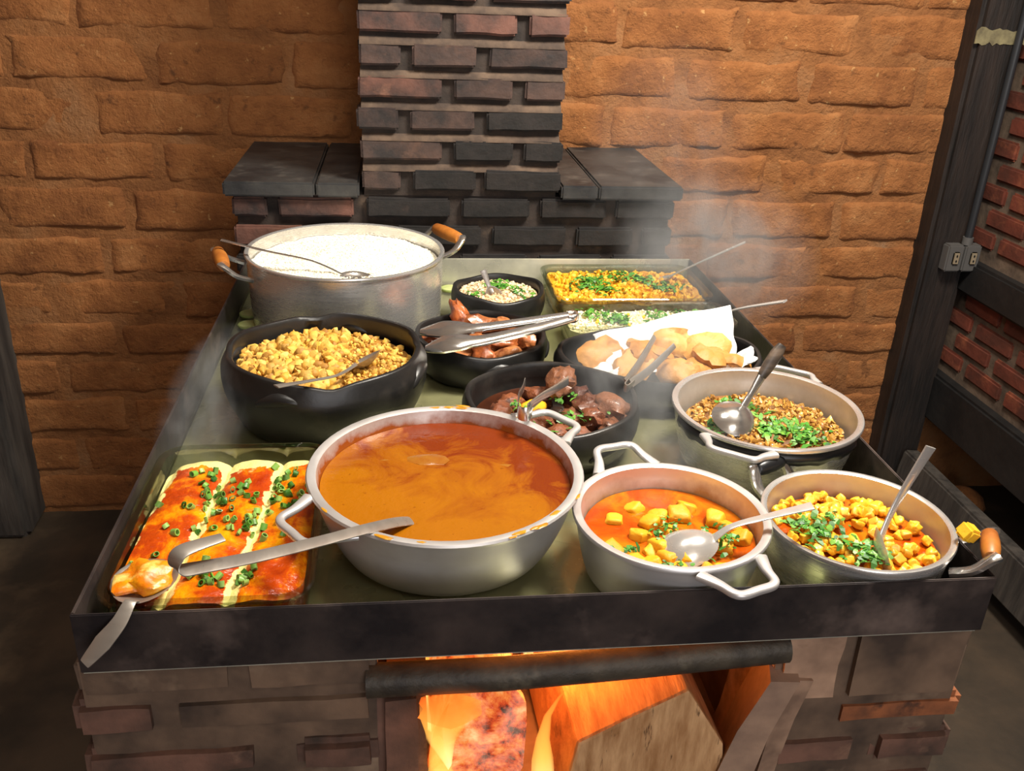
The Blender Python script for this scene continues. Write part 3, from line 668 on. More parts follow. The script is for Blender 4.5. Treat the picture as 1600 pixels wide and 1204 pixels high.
def rrect(hx, hy, rad, n=6):
    pts = []
    for sx, sy, a0 in ((1, 1, 0), (-1, 1, 90), (-1, -1, 180), (1, -1, 270)):
        for k in range(n+1):
            a = math.radians(a0+90*k/n); pts.append((sx*(hx-rad)+rad*math.cos(a), sy*(hy-rad)+rad*math.sin(a)))
    return pts
def glass_dish(label, x0, x1, y0, y1, zr, rad=.035):
    cx, cy, hx, hy = (x0+x1)/2, (y0+y1)/2, (x1-x0)/2, (y1-y0)/2; h = zr-ZF
    e = empty('glass_dish', (cx, cy, ZF), label, 'dish')
    lev = [(-.02, 0), (-.012, .002), (-.008, h*.5), (-.006, h-.006), (0, h-.005), (.001, h-.001), (-.001, h+.001), (-.010, h-.001), (-.012, h*.5), (-.017, .006), (-.03, .005)]
    vs, fs = [], []; n = None
    for d, z in lev:
        ring = rrect(hx+d, hy+d, max(.008, rad+d)); n = len(ring); vs += [Vector((cx+a, cy+b, ZF+z)) for a, b in ring]
    for i in range(len(lev)-1):
        for j in range(n): fs.append((i*n+j, i*n+(j+1) % n, (i+1)*n+(j+1) % n, (i+1)*n+j))
    fs.append(tuple(range(n))); fs.append(tuple((len(lev)-1)*n+j for j in range(n)))
    wmesh('body', vs, fs, 'clear_glass', e, (cx, cy, ZF)); return e
glass_dish('clear glass dish of sauced pancake rolls in the tray corner', -.470, -.252, .020, .352, .884)
glass_dish('clear glass dish of yellow scrambled egg against the hearth', .140, .472, .928, 1.156, .880)
glass_dish('clear glass dish of creamy white rice salad between egg dish and pastries', .138, .470, .776, .914, .880, .03)
def fill_rect(name, label, cat, x0, x1, y0, y1, zb, h, mat, nx=50, ny=70, rad=.03):
    # a solid slab of food whose top follows h(x, y) in local coordinates
    cx, cy, hx, hy = (x0+x1)/2, (y0+y1)/2, (x1-x0)/2, (y1-y0)/2; vs, fs = [], []
    def sq(u, v):   # square grid pressed into a rounded rectangle
        x, y = u*hx, v*hy; ax, ay = abs(x)-(hx-rad), abs(y)-(hy-rad)
        if ax > 0 and ay > 0:
            m = max(ax, ay); L = math.hypot(ax, ay); k = m/L; x = math.copysign(hx-rad+ax*k, x); y = math.copysign(hy-rad+ay*k, y)
        return x, y
    for i in range(nx+1):
        for k in range(ny+1):
            x, y = sq(-1+2*i/nx, -1+2*k/ny); vs.append(Vector((cx+x, cy+y, zb+h(x, y))))
    for i in range(nx):
        for k in range(ny): a = i*(ny+1)+k; fs.append((a, a+1, a+ny+2, a+ny+1))
    rim = [k for k in range(ny+1)]+[i*(ny+1)+ny for i in range(1, nx+1)]+[nx*(ny+1)+k for k in range(ny-1, -1, -1)]+[i*(ny+1) for i in range(nx-1, 0, -1)]
    b = len(vs); n = len(rim)
    for q in rim: vs.append(Vector((vs[q].x, vs[q].y, ZF+.0065)))
    for i in range(n): fs.append((rim[i], rim[(i+1) % n], b+(i+1) % n, b+i))
    fs.append(tuple(b+i for i in range(n)))
    return tag(wmesh(name, vs, fs, mat, None, (cx, cy, zb)), label, cat)

# ------------------------------------------------------------------ food
def stuff(name, label, cat, parts, mat, smooth=True):
    vs, fs = merge(parts); return tag(wmesh(name, vs, fs, mat, None, None, smooth), label, cat, kind='stuff')
def food_bed(name, label, cat, cx, cy, rx, ry, h, mat, **kw):
    vs, fs = disc(cx, cy, rx, ry, h, **kw); zc = h(0, 0)
    return tag(wmesh(name, vs, fs, mat, None, (cx, cy, zc)), label, cat)
# rice
def h_rice(x, y): return .945+.014*math.exp(-((x-.02)**2+(y-.05)**2)/.010)+.004*nz((x, y, 0), 18)+.003*nz((x, y, 0), 45, 2)
food_bed('rice_mound', 'mound of steaming white rice in the tall pot', 'rice', -.261, .962, .1775, .1775, h_rice, 'rice_white', rings=34, seg=90)
pp = []
for _ in range(7000):
    x, y = rnd_disc(.174, .174); m = Euler((U(-.6, .6), U(-.6, .6), U(0, 6))).to_matrix(); p = Vector((-.261+x, .962+y, h_rice(x, y)+.0008))
    pp.append(([p+m @ Vector((v.x*.0036, v.y*.0013, v.z*.0013)) for v in OCT[0]], OCT[1]))
stuff('rice_grains', 'loose white rice grains on top of the rice mound', 'rice', pp, 'rice_grain')
# farofa
def h_far(x, y): return .902+.016*math.exp(-((x+.01)**2+(y-.01)**2)/.006)+.004*nz((x, y, 0), 25)
food_bed('farofa', 'bed of yellow farofa in the largest clay pot', 'farofa', -.275, .564, .135, .135, h_far, 'crumb_bed')
pp = []
for _ in range(1700):
    x, y = rnd_disc(.131, .131); s = (.0022+.0062*R()**2)*(1.3 if x < .03 else .8); pp.append(lump((-.275+x, .564+y, h_far(x, y)+s*.5), s, ICO1, (1, U(.7, 1), U(.7, 1)), .25))
stuff('farofa_crumbs', 'yellow farofa crumbs heaped in the largest clay pot', 'farofa', pp, 'crumb_yellow')
# pale crumbs
def h_pal(x, y): return .876+.012*math.exp(-(x*x+y*y)/.003)+.003*nz((x, y, 0), 30)
food_bed('crumb_bed', 'bed of pale crumbs in the smallest clay bowl', 'farofa', .034, .971, .0785, .0785, h_pal, 'pale_bed')
pp = []
for _ in range(700):
    x, y = rnd_disc(.076, .076); s = U(.002, .0045); pp.append(lump((.034+x, .971+y, h_pal(x, y)+s*.5), s, ICO1, (1, .85, .8), .25))
stuff('pale_crumbs', 'pale crumbs heaped in the smallest clay bowl', 'farofa', pp, 'pale_crumb')
def herbs(label, spots, h, cx, cy, n, s=.0042, lim=1e9, lift=.0035):
    pp = []
    for _ in range(n):
        ax, ay, sp = random.choice(spots); x, y = ax+random.gauss(0, sp), ay+random.gauss(0, sp)
        if (x*x+y*y) > lim*lim: continue
        pp.append(leafbit((cx+x, cy+y, h(x, y)+lift+U(0, .002)), s*U(.6, 1.2)))
    return stuff('chopped_herbs', label, 'herbs', pp, 'herb_green', False)
herbs('chopped parsley on the pale crumbs of the smallest bowl', [(.045, -.02, .016), (.03, .0, .012), (-.01, .02, .012), (.005, .01, .01), (-.05, -.02, .008), (.01, .05, .01)], h_pal, .034, .971, 210, .0045, .074)
# egg dish
def h_egg(x, y): return .043+.006*nz((x, y, 0), 22)+.004*nz((x, y, 0), 50, 3)
zb_ = ZF
ex0, ex1, ey0, ey1 = .154, .458, .942, 1.142
fill_rect('scrambled_egg', 'bed of yellow scrambled egg in the glass dish by the hearth', 'egg', ex0, ex1, ey0, ey1, ZF, h_egg, 'egg_bed', 40, 30, .024)
pp = []
ecx, ecy = (ex0+ex1)/2, (ey0+ey1)/2
for _ in range(900):
    x, y = U(-.145, .145), U(-.094, .094); s = U(.003, .0075); pp.append(lump((ecx+x, ecy+y, ZF+h_egg(x, y)+s*.4), s, ICO1, (1, .9, .75), .3))
stuff('egg_curds', 'yellow scrambled egg curds in the glass dish by the hearth', 'egg', pp, 'egg_crumb')
herbs('chopped green onion over the scrambled egg', [(-.075, .0, .02), (-.05, -.03, .014), (-.06, .03, .016), (.05, .03, .012), (.09, -.01, .016), (.0, .05, .02)], lambda x, y: ZF+h_egg(x, y)+.004, ecx, ecy, 420, .005)
# creamy rice dish
def h_crm(x, y): return .042+.004*nz((x, y, 0), 26)+.002*nz((x, y, 0), 60, 3)
kx0, kx1, ky0, ky1 = .152, .456, .790, .900; kcx, kcy = (kx0+kx1)/2, (ky0+ky1)/2
fill_rect('creamy_rice', 'bed of creamy white rice salad in the middle glass dish', 'rice', kx0, kx1, ky0, ky1, ZF, h_crm, 'cream_bed', 40, 24, .02)
pp = []
for _ in range(900):
    x, y = U(-.146, .146), U(-.051, .051); s = U(.002, .0045); pp.append(lump((kcx+x, kcy+y, ZF+h_crm(x, y)+s*.4), s, ICO1, (1.2, .8, .7), .2))
stuff('creamy_rice_grains', 'grains and curds of the creamy white rice salad', 'rice', pp, 'cream_crumb')
herbs('chopped herbs over the creamy white rice salad', [(-.10, .025, .014), (-.07, .01, .014), (-.05, -.005, .01), (.03, .01, .02), (.09, .015, .016)], lambda x, y: ZF+h_crm(x, y)+.003, kcx, kcy, 260, .0046)
for k in range(7):
    vs, fs = lump((kcx+U(-.1, .02), kcy+U(-.03, .03), ZF+.047), .0042, ICO1, (1, .8, .7), .1); tag(wmesh('corn_kernel', vs, fs, 'corn'), 'yellow corn kernel on the creamy white rice salad', 'corn', 'corn kernels on the rice salad')
# pancake rolls
fcx, fcy = -.361, .180
def h_roll(x, y):
    s = x-.09*y; g = 0
    for c, hw in ((-.067, .034), (.001, .033), (.067, .034)):
        q = (s-c)/hw
        if abs(q) < 1: g = max(g, math.sqrt(1-q*q))
    return .041+.010*g+.002*nz((x, y, 0), 35)+.0012*nz((x, y, 0), 90, 2)
fill_rect('pancake_rolls', 'pancake rolls baked under tomato sauce and melted cheese', 'pancakes', -.457, -.265, .034, .326, ZF, h_roll, 'baked_rolls', 70, 110, .03).location.z += 0
# chopped green onion rings lying on the rolls, one by one
def ring_me(k):
    n = 8; L = U(.003, .009); r0 = U(.0034, .0058); sq = U(.25, .85); vs, fs = [], []
    for z, r_ in ((0, r0), (L, r0), (L, r0*.72), (0, r0*.72)):
        for i in range(n): a = 2*PI*i/n; vs.append(Vector((r_*math.cos(a), r_*sq*math.sin(a), z-L/2)))
    for q in range(4):
        for i in range(n): fs.append((q*n+i, q*n+(i+1) % n, ((q+1) % 4)*n+(i+1) % n, ((q+1) % 4)*n+i))
    return mesh('green_onion', vs, fs)
RM = [ring_me(k) for k in range(6)]
for m_ in RM: m_.materials.append(MATS['scallion'])
CL = [(-.045, .115, .012, 8), (.0, .085, .014, 6), (.045, .105, .012, 12), (.062, .075, .015, 12), (.05, .055, .01, 8), (-.035, .075, .012, 14), (-.015, .06, .012, 8), (-.06, .045, .012, 4), (.02, .01, .015, 12), (.005, -.005, .012, 10), (-.035, -.02, .014, 6), (.05, -.01, .02, 5), (.03, -.105, .008, 14), (.0, -.108, .009, 14), (-.015, -.09, .012, 8), (-.06, -.06, .012, 4), (.07, .02, .016, 5), (-.02, .02, .02, 6), (-.075, .0, .01, 2), (.015, .045, .012, 6)]
for (ax, ay, sp, n) in CL:
    for _ in range(int(n*.72+.5)):
        x, y = max(-.088, min(.088, ax+random.gauss(0, sp))), max(-.14, min(.14, ay+random.gauss(0, sp)))
        o = link('green_onion', random.choice(RM), None, None, (fcx+x, fcy+y, ZF+h_roll(x, y)+.0028), (U(-1.2, 1.2), U(-1.2, 1.2), U(0, 6)))
        tag(o, 'chopped green onion piece lying on the sauced pancake rolls', 'green onion', 'green onion pieces on the pancake rolls')
# bean sauce
def h_sau(x, y): return .9115+.0012*nz((x, y, 0), 14)+.0006*nz((x, y, 0), 40, 2)+.002*max(0, (math.hypot(x, y)/.1485)-.94)*10
food_bed('bean_sauce', 'glossy orange bean sauce filling the large cast pot', 'sauce', -.107, .198, .1485, .1485, h_sau, 'bean_sauce', rings=40, seg=100, skirt=.002)
for px, py, s in ((-.02, .055, .030), (-.075, .055, .013), (.075, .035, .012)):
    vs, fs = lump((-.107+px, .198+py, .9095), s, ICO2, (1, .6, .14), .25, Euler((0, 0, U(-.3, .3)))); tag(wmesh('sauce_lump', vs, fs, 'sauce_skin'), ('largest' if s > .02 else 'smallest pale' if px < -.05 else 'small reddish')+' lump breaking the surface of the orange bean sauce', 'sauce lump', 'lumps in the bean sauce')
# stew
def h_ste(x, y): return .8835+.0008*nz((x, y, 0), 30)
food_bed('stew_broth', 'red-orange broth in the stew pot', 'broth', .147, .114, .0990, .0990, h_ste, 'stew_broth', rings=24, seg=72)
def cube_me(s, jit):
    # an unevenly cut, soft-cornered dice
    sd = U(0, 99); sq = (s*.56, s*U(.42, .56), s*U(.36, .5)); vs = []
    for v in ICO3[0]:
        p = Vector([math.copysign(abs(c)**.52, c) for c in v]); p *= 1+jit*mn.noise(v*1.3+Vector((sd, 0, 0)))*1.2+jit*.4*mn.noise(v*3.5+Vector((0, sd, 0)))
        vs.append(Vector((p.x*sq[0]*(1+.15*v.y), p.y*sq[1]*(1+.12*v.z), p.z*sq[2])))
    return mesh('dice', vs, ICO3[1])
SM = [cube_me(U(.018, .028), .2) for _ in range(7)]
for m_ in SM: m_.name = 'cassava_chunk'; m_.materials.append(MATS['stew_potato'])
SP = [(-.035, -.005), (-.030, -.035), (-.015, -.050), (-.035, -.055), (.005, -.055), (-.075, -.028), (-.055, -.06), (.0, .0), (-.005, .035), (.018, .033), (-.03, .055), (.06, .02), (.072, .005), (.02, -.083), (.04, -.078), (-.02, .018), (.052, -.03), (.078, -.02), (-.01, -.075), (.035, .052), (-.06, .03), (-.02, -.03)]
for k, (x, y) in enumerate(SP):
    o = link('cassava_chunk', SM[k % 7], None, None, (.149+x, .114+y, .8835+U(-.004, .004)), (U(-.4, .4), U(-.4, .4), U(0, 6)))
    tag(o, 'yellow cassava chunk half sunk in the orange stew', 'cassava', 'cassava chunks in the stew')
herbs('dark cooked herbs floating on the orange stew', [(.0, .0, .008), (.05, -.02, .008), (.06, -.035, .008), (.03, -.05, .01), (-.015, -.012, .008), (-.06, -.045, .006), (-.02, -.08, .008)], h_ste, .149, .114, 120, .0035, .095, .012)
# diced potatoes
def h_dic(x, y): return .868+.010*math.exp(-((x+.02)**2+(y-.01)**2)/.003)
food_bed('potato_juice', 'orange juice under the diced yellow potatoes', 'broth', .372, .110, .0970, .0970, lambda x, y: .868+.0006*nz((x, y, 0), 30), 'stew_broth', rings=16, seg=60)
DM = [cube_me(U(.010, .0145), .2) for _ in range(8)]
for m_ in DM: m_.name = 'potato_dice'; m_.materials.append(MATS['potato_yellow'])
cnt = 0
for _ in range(900):
    x, y = rnd_disc(.092, .092)
    if (x-.0)**2+(y+.035)**2 < .020**2 or (abs(x-.012) < .014 and -.05 < y < .01): continue
    if cnt >= 190: break
    cnt += 1
    o = link('potato_dice', random.choice(DM), None, None, (.370+x, .110+y, h_dic(x, y)+U(-.002, .008)), (U(-.8, .8), U(-.8, .8), U(0, 6)))
    tag(o, 'yellow potato dice in the wooden-handled pot', 'potato', 'potato dice in the pot')
o = link('potato_dice', box_me('potato_dice', .022, .018, .018, .003, 2, .002), 'potato_yellow', None, (.474, .052, .914), (.3, .5, .4)); tag(o, 'stray yellow potato chunk caught between pot rim and wooden grip', 'potato')
herbs('chopped green onion on the diced yellow potatoes', [(-.045, -.01, .012), (-.03, .01, .012), (-.02, -.035, .012), (-.005, -.055, .01), (-.06, .01, .008), (.0, -.045, .01)], h_dic, .370, .110, 190, .0045, .09, .012)
# mince
def h_min(x, y): return .885+.010*math.exp(-((x-.01)**2+(y+.0)**2)/.005)+.003*nz((x, y, 0), 30)
food_bed('mince', 'bed of browned mince in the aluminium pot', 'mince', .353, .363, .113, .113, h_min, 'mince_bed')
pp = []
for _ in range(1500):
    x, y = rnd_disc(.110, .110); s = .0018+.0052*R()**1.6; pp.append(lump((.353+x, .363+y, h_min(x, y)+s*.3), s, ICO1, (1, U(.5, .9), U(.4, .8)), .5))
stuff('mince_crumbs', 'browned mince crumbs in the aluminium pot', 'mince', pp, 'mince_crumb')
herbs('chopped green onion strewn over the browned mince', [(.03, -.04, .016), (.045, -.055, .014), (.02, -.01, .016), (-.03, .055, .014), (-.075, -.01, .01), (.055, -.03, .014), (.0, -.03, .012), (-.01, .05, .01)], h_min, .353, .363, 330, .005, .104, .005)
# meat and chicken
def hunk_me(name, mat, sq, rough, sub=ICO3, taper=0.0, sc=2.2):
    sd = U(0, 99); vs = []
    for v in sub[0]:
        d = 1+rough*(mn.noise(v*sc+Vector((sd, 0, 0)))*1.0+mn.noise(v*sc*2.4+Vector((0, sd, 0)))*.5+mn.noise(v*sc*5+Vector((0, sd, 0)))*.22)
        tp = 1-taper*(v.x*.5+.5); vs.append(Vector((v.x*sq[0]*d, v.y*sq[1]*d*tp, v.z*sq[2]*d*tp)))
    me = mesh(name, vs, sub[1]); me.materials.append(MATS[mat]); return me
KM = [hunk_me('chicken_piece', 'chicken_glaze', (U(.030, .037), U(.021, .025), U(.019, .023)), .34, ICO3, U(.3, .5), 2.0) for _ in range(6)]
food_bed('chicken_gravy', 'dark brown gravy under the chicken pieces', 'gravy', -.021, .730, .101, .101, lambda x, y: .858+.001*nz((x, y, 0), 20), 'gravy_dark', rings=12, seg=60)
CP = [(-.080, -.010, .875, 20, 'pale chicken piece at the bowl edge beneath the tong tips'), (-.060, .035, .878, 70, 'chicken piece behind the upper tong tip'), (-.030, .068, .892, 130, 'tallest chicken piece sticking up at the rear of the bowl'), (.005, .055, .884, 10, 'smooth chicken piece beside the tallest one'), (.045, .055, .882, 60, 'chicken piece behind the tong arms near the far rim'),
      (.040, -.020, .880, 200, 'glossy chicken piece in front of the tong arms'), (.070, -.005, .880, 140, 'chicken piece nearest the lug of the chicken bowl'), (.000, -.050, .874, 100, 'chicken piece at the near rim of the chicken bowl'), (-.045, -.055, .868, 30, 'dark chicken piece under the lower tong tip'), (.035, -.065, .870, 170, 'small browned chicken piece low at the near rim'), (-.01, .0, .870, 240, 'chicken piece in the middle of the bowl below the tongs'), (-.085, .03, .868, 100, 'chicken piece at the bowl side next to the farofa pot')]
for k, (x, y, z, a, lb) in enumerate(CP):
    o = link('chicken_piece', KM[k % 6], None, None, (-.021+x, .730+y, z), (U(-.3, .3), -.9 if k == 2 else U(-.3, .3), math.radians(a))); tag(o, lb, 'chicken', 'chicken pieces in the clay bowl')
BM = [hunk_me('meat_chunk', 'braised_meat', (U(.022, .028), U(.018, .022), U(.015, .019)), .34, ICO3, .1, 2.2) for _ in range(6)]
food_bed('meat_gravy', 'dark gravy under the braised meat chunks', 'gravy', .060, .452, .115, .115, lambda x, y: .862+.001*nz((x, y, 0), 20), 'gravy_dark', rings=12, seg=60)
MP = [(-.075, -.01, .874, 0, 'ragged meat chunk at the bowl side nearest the lug'), (-.055, .03, .872, 1, 'dark meat chunk in shade behind the potato'), (.020, .045, .902, 2, 'large meat chunk gripped by the tong tip'), (-.045, -.05, .870, 3, 'meat chunk half hidden by the sauce pot rim'),
      (.060, .00, .882, 4, 'round browned meat chunk in the steam right of the tongs'), (.088, -.015, .884, 5, 'smooth reddish sausage slice at the far side of the meat bowl'), (.055, -.032, .876, 0, 'meat chunk below the round browned chunk'), (.028, -.018, .870, 1, 'dull meat chunk just right of the tong arm'), (.080, -.055, .872, 2, 'grey meat chunk low at the near rim of the meat bowl'), (.00, -.07, .872, 3, 'meat chunk seen through the sauce pot handle'), (-.01, .065, .868, 4, 'meat chunk by the far rim of the meat bowl'), (.05, .06, .868, 5, 'meat chunk in shadow below the far rim'), (-.02, -.02, .868, 1, 'meat chunk in the middle between the tong arms'), (.03, -.08, .87, 2, 'meat chunk behind the sauce pot handle bar')]
for k, (x, y, z, m, lb) in enumerate(MP):
    o = link('meat_chunk', BM[m], None, None, (.060+x, .452+y, z), (U(-.5, .5), U(-.5, .5), U(0, 6))); o.scale = (1.25,)*3 if k in (2, 4, 5) else (1,)*3; tag(o, lb, 'meat', 'meat chunks in the clay bowl')
o = link('potato_wedge', hunk_me('potato_wedge', 'stew_potato', (.026, .014, .012), .15), None, None, (.035, .462, .876), (.2, .1, .6)); tag(o, 'yellow potato wedge between the meat chunks', 'potato')
herbs('chopped parsley over the braised meat', [(-.05, -.005, .006), (.02, .02, .01), (.045, .005, .006), (.04, -.035, .012), (.06, -.03, .01), (.01, -.06, .012)], lambda x, y: .885, .060, .452, 90, .0045, .11, .003)
# pastries and paper
def sheet(name, label, corners, sag, nn=22, folds=0.004, seed=0):
    a, b, c, d = [Vector(v) for v in corners]; vs, fs = [], []
    for i in range(nn+1):
        for k in range(nn+1):
            u, v = i/nn, k/nn; p = (a*(1-u)+b*u)*(1-v)+(d*(1-u)+c*u)*v
            p.z -= sag*math.sin(PI*u)*math.sin(PI*v); p += Vector((nz((u, v, seed), 4), nz((u, v, seed), 4, 3), nz((u, v, seed), 3.3, 5)))*folds*2
            vs.append(p)
    for i in range(nn):
        for k in range(nn): q = i*(nn+1)+k; fs.append((q, q+1, q+nn+2, q+nn+1))
    o = wmesh(name, vs, fs, 'paper_white'); o.modifiers.new('thickness', 'SOLIDIFY').thickness = .0006; return tag(o, label, 'napkin')
sheet('paper_napkin', 'large white paper napkin standing up behind the fried pastries', [(.168, .690, .900), (.398, .668, .968), (.398, .590, .872), (.175, .565, .885)], .020, seed=1)
sheet('paper_napkin', 'small white napkin flap poking over the pot-side bowl rim', [(.330, .575, .872), (.418, .602, .915), (.425, .585, .898), (.36, .548, .872)], .002, 12, seed=2)
sheet('paper_napkin', 'white napkin corner tucked under the pastries near the tongs', [(.148, .615, .880), (.200, .610, .905), (.190, .540, .886), (.150, .570, .880)], -.004, 12, seed=3)
def pastry_me(L, W_, H):
    vs, fs = lathe([(0, -1)]+[(math.sin(PI*k/10), -math.cos(PI*k/10)) for k in range(1, 10)]+[(0, 1)], 28); sd = U(0, 99); out = []
    for v in vs:
        r_ = math.hypot(v.x, v.y); a = math.atan2(v.y, v.x); p = 3.2
        sup = (abs(math.cos(a))**p+abs(math.sin(a))**p)**(-1/p)
        rr = r_**.55*sup; z = v.z*(1-.35*r_**6)*(1+.55*mn.noise(Vector((v.x*2.2, v.y*2.2, sd))))
        z *= (1-r_**8*.6)
        out.append(Vector((math.cos(a)*rr*L*(1+.03*math.sin(9*a)), math.sin(a)*rr*W_*(1+.03*math.sin(8*a)), z*H+.009*mn.noise(Vector((v.x*2.3, v.y*2.3, sd+5))))))
    me = mesh('fried_pastry', out, fs); me.materials.append(MATS['fried_pastry']); return me
PM = [pastry_me(U(.038, .046), U(.027, .033), U(.011, .015)) for _ in range(5)]
PP = [(.170, .622, .893, (.5, -.2, .5), 'pale fried pastry at the bowl end nearest the meat'), (.250, .610, .896, (.5, .35, .3), 'fried pastry lying under the tong arms'), (.215, .580, .888, (.3, -.3, .9), 'fried pastry just above the tong hinge'), (.300, .640, .906, (.5, .1, 0), 'golden pastry leaning on the standing napkin'), (.352, .625, .903, (.5, -.3, .4), 'pale pastry deep in the steam near the napkin edge'), (.345, .590, .900, (.35, .2, 1.2), 'broad pastry in front of the steam'), (.285, .545, .892, (.4, .0, -.5), 'cracked pastry at the near rim below the tongs'), (.330, .555, .886, (.25, .3, .2), 'low pastry behind the mince pot rim'), (.395, .605, .884, (.2, .4, .8), 'pastry tucked by the small napkin flap'), (.258, .640, .892, (.5, .1, 2), 'pastry hidden behind the tong tips')]
for k, (x, y, z, rr, lb) in enumerate(PP): tag(link('fried_pastry', PM[k % 5], None, None, (x, y, z), rr), lb, 'pastry', 'fried pastries in the oval bowl')
# lime slices in the water; the one behind the smallest bowl stands in for a reflection
for x, y, lb in ((-.452, .985, 'lime slice floating beside the rice pot, farthest from the glass dish'), (-.446, .925, 'lime slice floating between rice pot and tray edge'), (-.425, .872, 'lime slice floating nearest the farofa pot'), (-.052, 1.135, 'lime slice standing in for a pale reflection behind the smallest bowl'), (.262, .030, 'lime slice floating between the two front pots')):
    e = empty('lime_slice', (x, y, .829), lb, 'lime', 'lime slices in the water')
    vs, fs = lathe([(0, 0), (.018, 0), (.0205, .001), (.021, .003), (.0205, .005), (.018, .0055)], 28); wmesh('rind', [v+Vector((x, y, .829)) for v in vs], fs, 'lime_skin', e)
    vs, fs = lathe([(0, .0058), (.0185, .0056), (.0186, .003), (0, .003)], 28); wmesh('flesh', [v+Vector((x, y, .829)) for v in vs], fs, 'lime_flesh', e)

# ------------------------------------------------------------------ utensils
def bowl_mesh(c, ax, nrm, a, b, dep, t=.0016, n=24, rings=7):
    # a spoon bowl: cup opening towards nrm, long axis ax
    c, ax, nrm = Vector(c), Vector(ax).normalized(), Vector(nrm).normalized(); sd = nrm.cross(ax).normalized(); nrm = ax.cross(sd).normalized()
    vs, fs = [], []
    for lay in (0, 1):
        vs.append(c-nrm*(dep+lay*t))
        for i in range(1, rings+1):
            q = i/rings
            for j in range(n):
                t_ = 2*PI*j/n; egg = 1+.12*math.cos(t_)*q
                rr = q*(1+lay*t/b)
                vs.append(c+ax*(a*rr*math.cos(t_))+sd*(b*rr*math.sin(t_)/egg)-nrm*(dep*(1-q**2.2)+lay*t*(1-q)))
    N_ = 1+rings*n
    for lay in (0, 1):
        o = lay*N_
        for j in range(n): fs.append((o, o+1+j, o+1+(j+1) % n))
        for i in range(rings-1):
            for j in range(n): p, q = o+1+i*n+j, o+1+i*n+(j+1) % n; fs.append((p, p+n, q+n, q))
    e0 = 1+(rings-1)*n
    for j in range(n): fs.append((e0+j, e0+(j+1) % n, N_+e0+(j+1) % n, N_+e0+j))
    return vs, fs
def spoon(label, cat, bc, bn, a, b, dep, pts, widths, th=.0022, mat='polished_steel', bax=None, upv=(0, 0, 1), name='serving_spoon', grip=None):
    e = empty(name, Vector(bc), label, cat); pts = [Vector(p) for p in pts]
    ax = Vector(bax) if bax else (pts[0]-Vector(bc)); ax.normalize()
    vs, fs = bowl_mesh(bc, ax, bn, a, b, dep); wmesh('bowl', vs, fs, mat, e)
    sp = spline(pts, 8); vs, fs = sweep(sp, lerps(widths, len(sp)), th, upv, 10); wmesh('handle', vs, fs, mat, e)
    if grip:
        g = spline(grip[0], 6); vs, fs = sweep(g, lerps(grip[1], len(g)), lerps(grip[2], len(g)), upv, 12, power=2.3); wmesh('grip', vs, fs, grip[3], e)
    return e
spoon('thin steel spoon buried in the white rice', 'spoon', (-.236, .858, .9475), (.1, -.3, 1), .030, .020, .006, [(-.262, .866, .951), (-.32, .892, .969), (-.40, .908, .982), (-.481, .917, 1.000)], [.006, .007, .009, .012])
spoon('worn steel spoon lying across the yellow farofa', 'spoon', (-.214, .540, .925), (-.5, .3, 1), .030, .022, .010, [(-.226, .512, .927), (-.25, .462, .933), (-.285, .420, .944), (-.325, .386, .952)], [.007, .007, .009, .013], mat='dull_steel')
spoon('small spoon with brassy handle stuck in the pale crumbs', 'spoon', (.024, .938, .882), (0, -1, .4), .022, .015, .006, [(.019, .940, .890), (.012, .947, .903), (.001, .952, .932)], [.007, .009, .014], mat='dull_steel', upv=(0, -1, .3))
# serving spoon with a scoop of pancake, handle hanging over the tray lip
s6 = spoon('steel serving spoon holding cheesy pancake, handle over the tray front', 'spoon', (-.423, .052, .890), (0, 0, 1), .036, .031, .008, [(-.424, .018, .890), (-.425, .010, .896), (-.432, -.008, .886), (-.446, -.020, .872), (-.462, -.030, .856)], [.012, .012, .016, .020, .012], .0025, 'dull_steel', (-.05, -1, 0), (0, -.5, .9))
vs, fs = lump((-.424, .056, .890), .031, ICO3, (.98, .85, .42), .26, Euler((0, 0, .4))); tag(wmesh('pancake_scoop', vs, fs, 'cheese_scoop'), 'scoop of cheesy pancake heaped on the serving spoon', 'pancake')
# ladle in the sauce with hooked strap handle
e = empty('ladle', (-.150, .115, .905), 'steel ladle with hooked strap handle resting on the sauce pot', 'ladle')
sp = spline([(-.128, .132, .898), (-.158, .108, .9155), (-.195, .068, .934), (-.241, .027, .948), (-.296, -.020, .965), (-.340, -.049, .976), (-.3555, -.057, .980), (-.3585, -.054, .988), (-.3515, -.046, .9935), (-.322, -.026, .992)], 7)
def strap(pts, widths, th, side):
    # flat strap: its width always runs along side
    side = Vector(side).normalized(); k = len(pts)
    def upf(i):
        d = (pts[min(i+1, k-1)]-pts[max(i-1, 0)]).normalized(); return d.cross(side)*-1
    return sweep(pts, widths, th, upf, 10)
vs, fs = strap(sp, lerps([.016, .018, .017, .016, .017, .018, .019, .019, .019, .017, .012], len(sp)), .0024, (.62, -.68, -.12)); wmesh('handle', vs, fs, 'dull_steel', e)
vs, fs = bowl_mesh((-.112, .146, .893), (-1, -.8, .3), (0, 0, 1), .034, .032, .028); wmesh('bowl', vs, fs, 'dull_steel', e)
spoon('matte steel ladle lying face down in the orange stew', 'ladle', (.156, .072, .892), (.15, .2, -1), .034, .027, .014, [(.182, .073, .899), (.205, .075, .917), (.245, .072, .931), (.292, .069, .945)], [.012, .009, .011, .015], .0025, 'bright_steel', name='ladle')
spoon('shiny steel spoon standing upright in the diced potatoes', 'spoon', (.386, .062, .880), (.75, .1, .5), .030, .020, .008, [(.384, .072, .892), (.393, .080, .918), (.410, .088, .955), (.430, .092, 1.003)], [.010, .009, .013, .018], .004, 'bright_steel', upv=(.4, -1, .2))
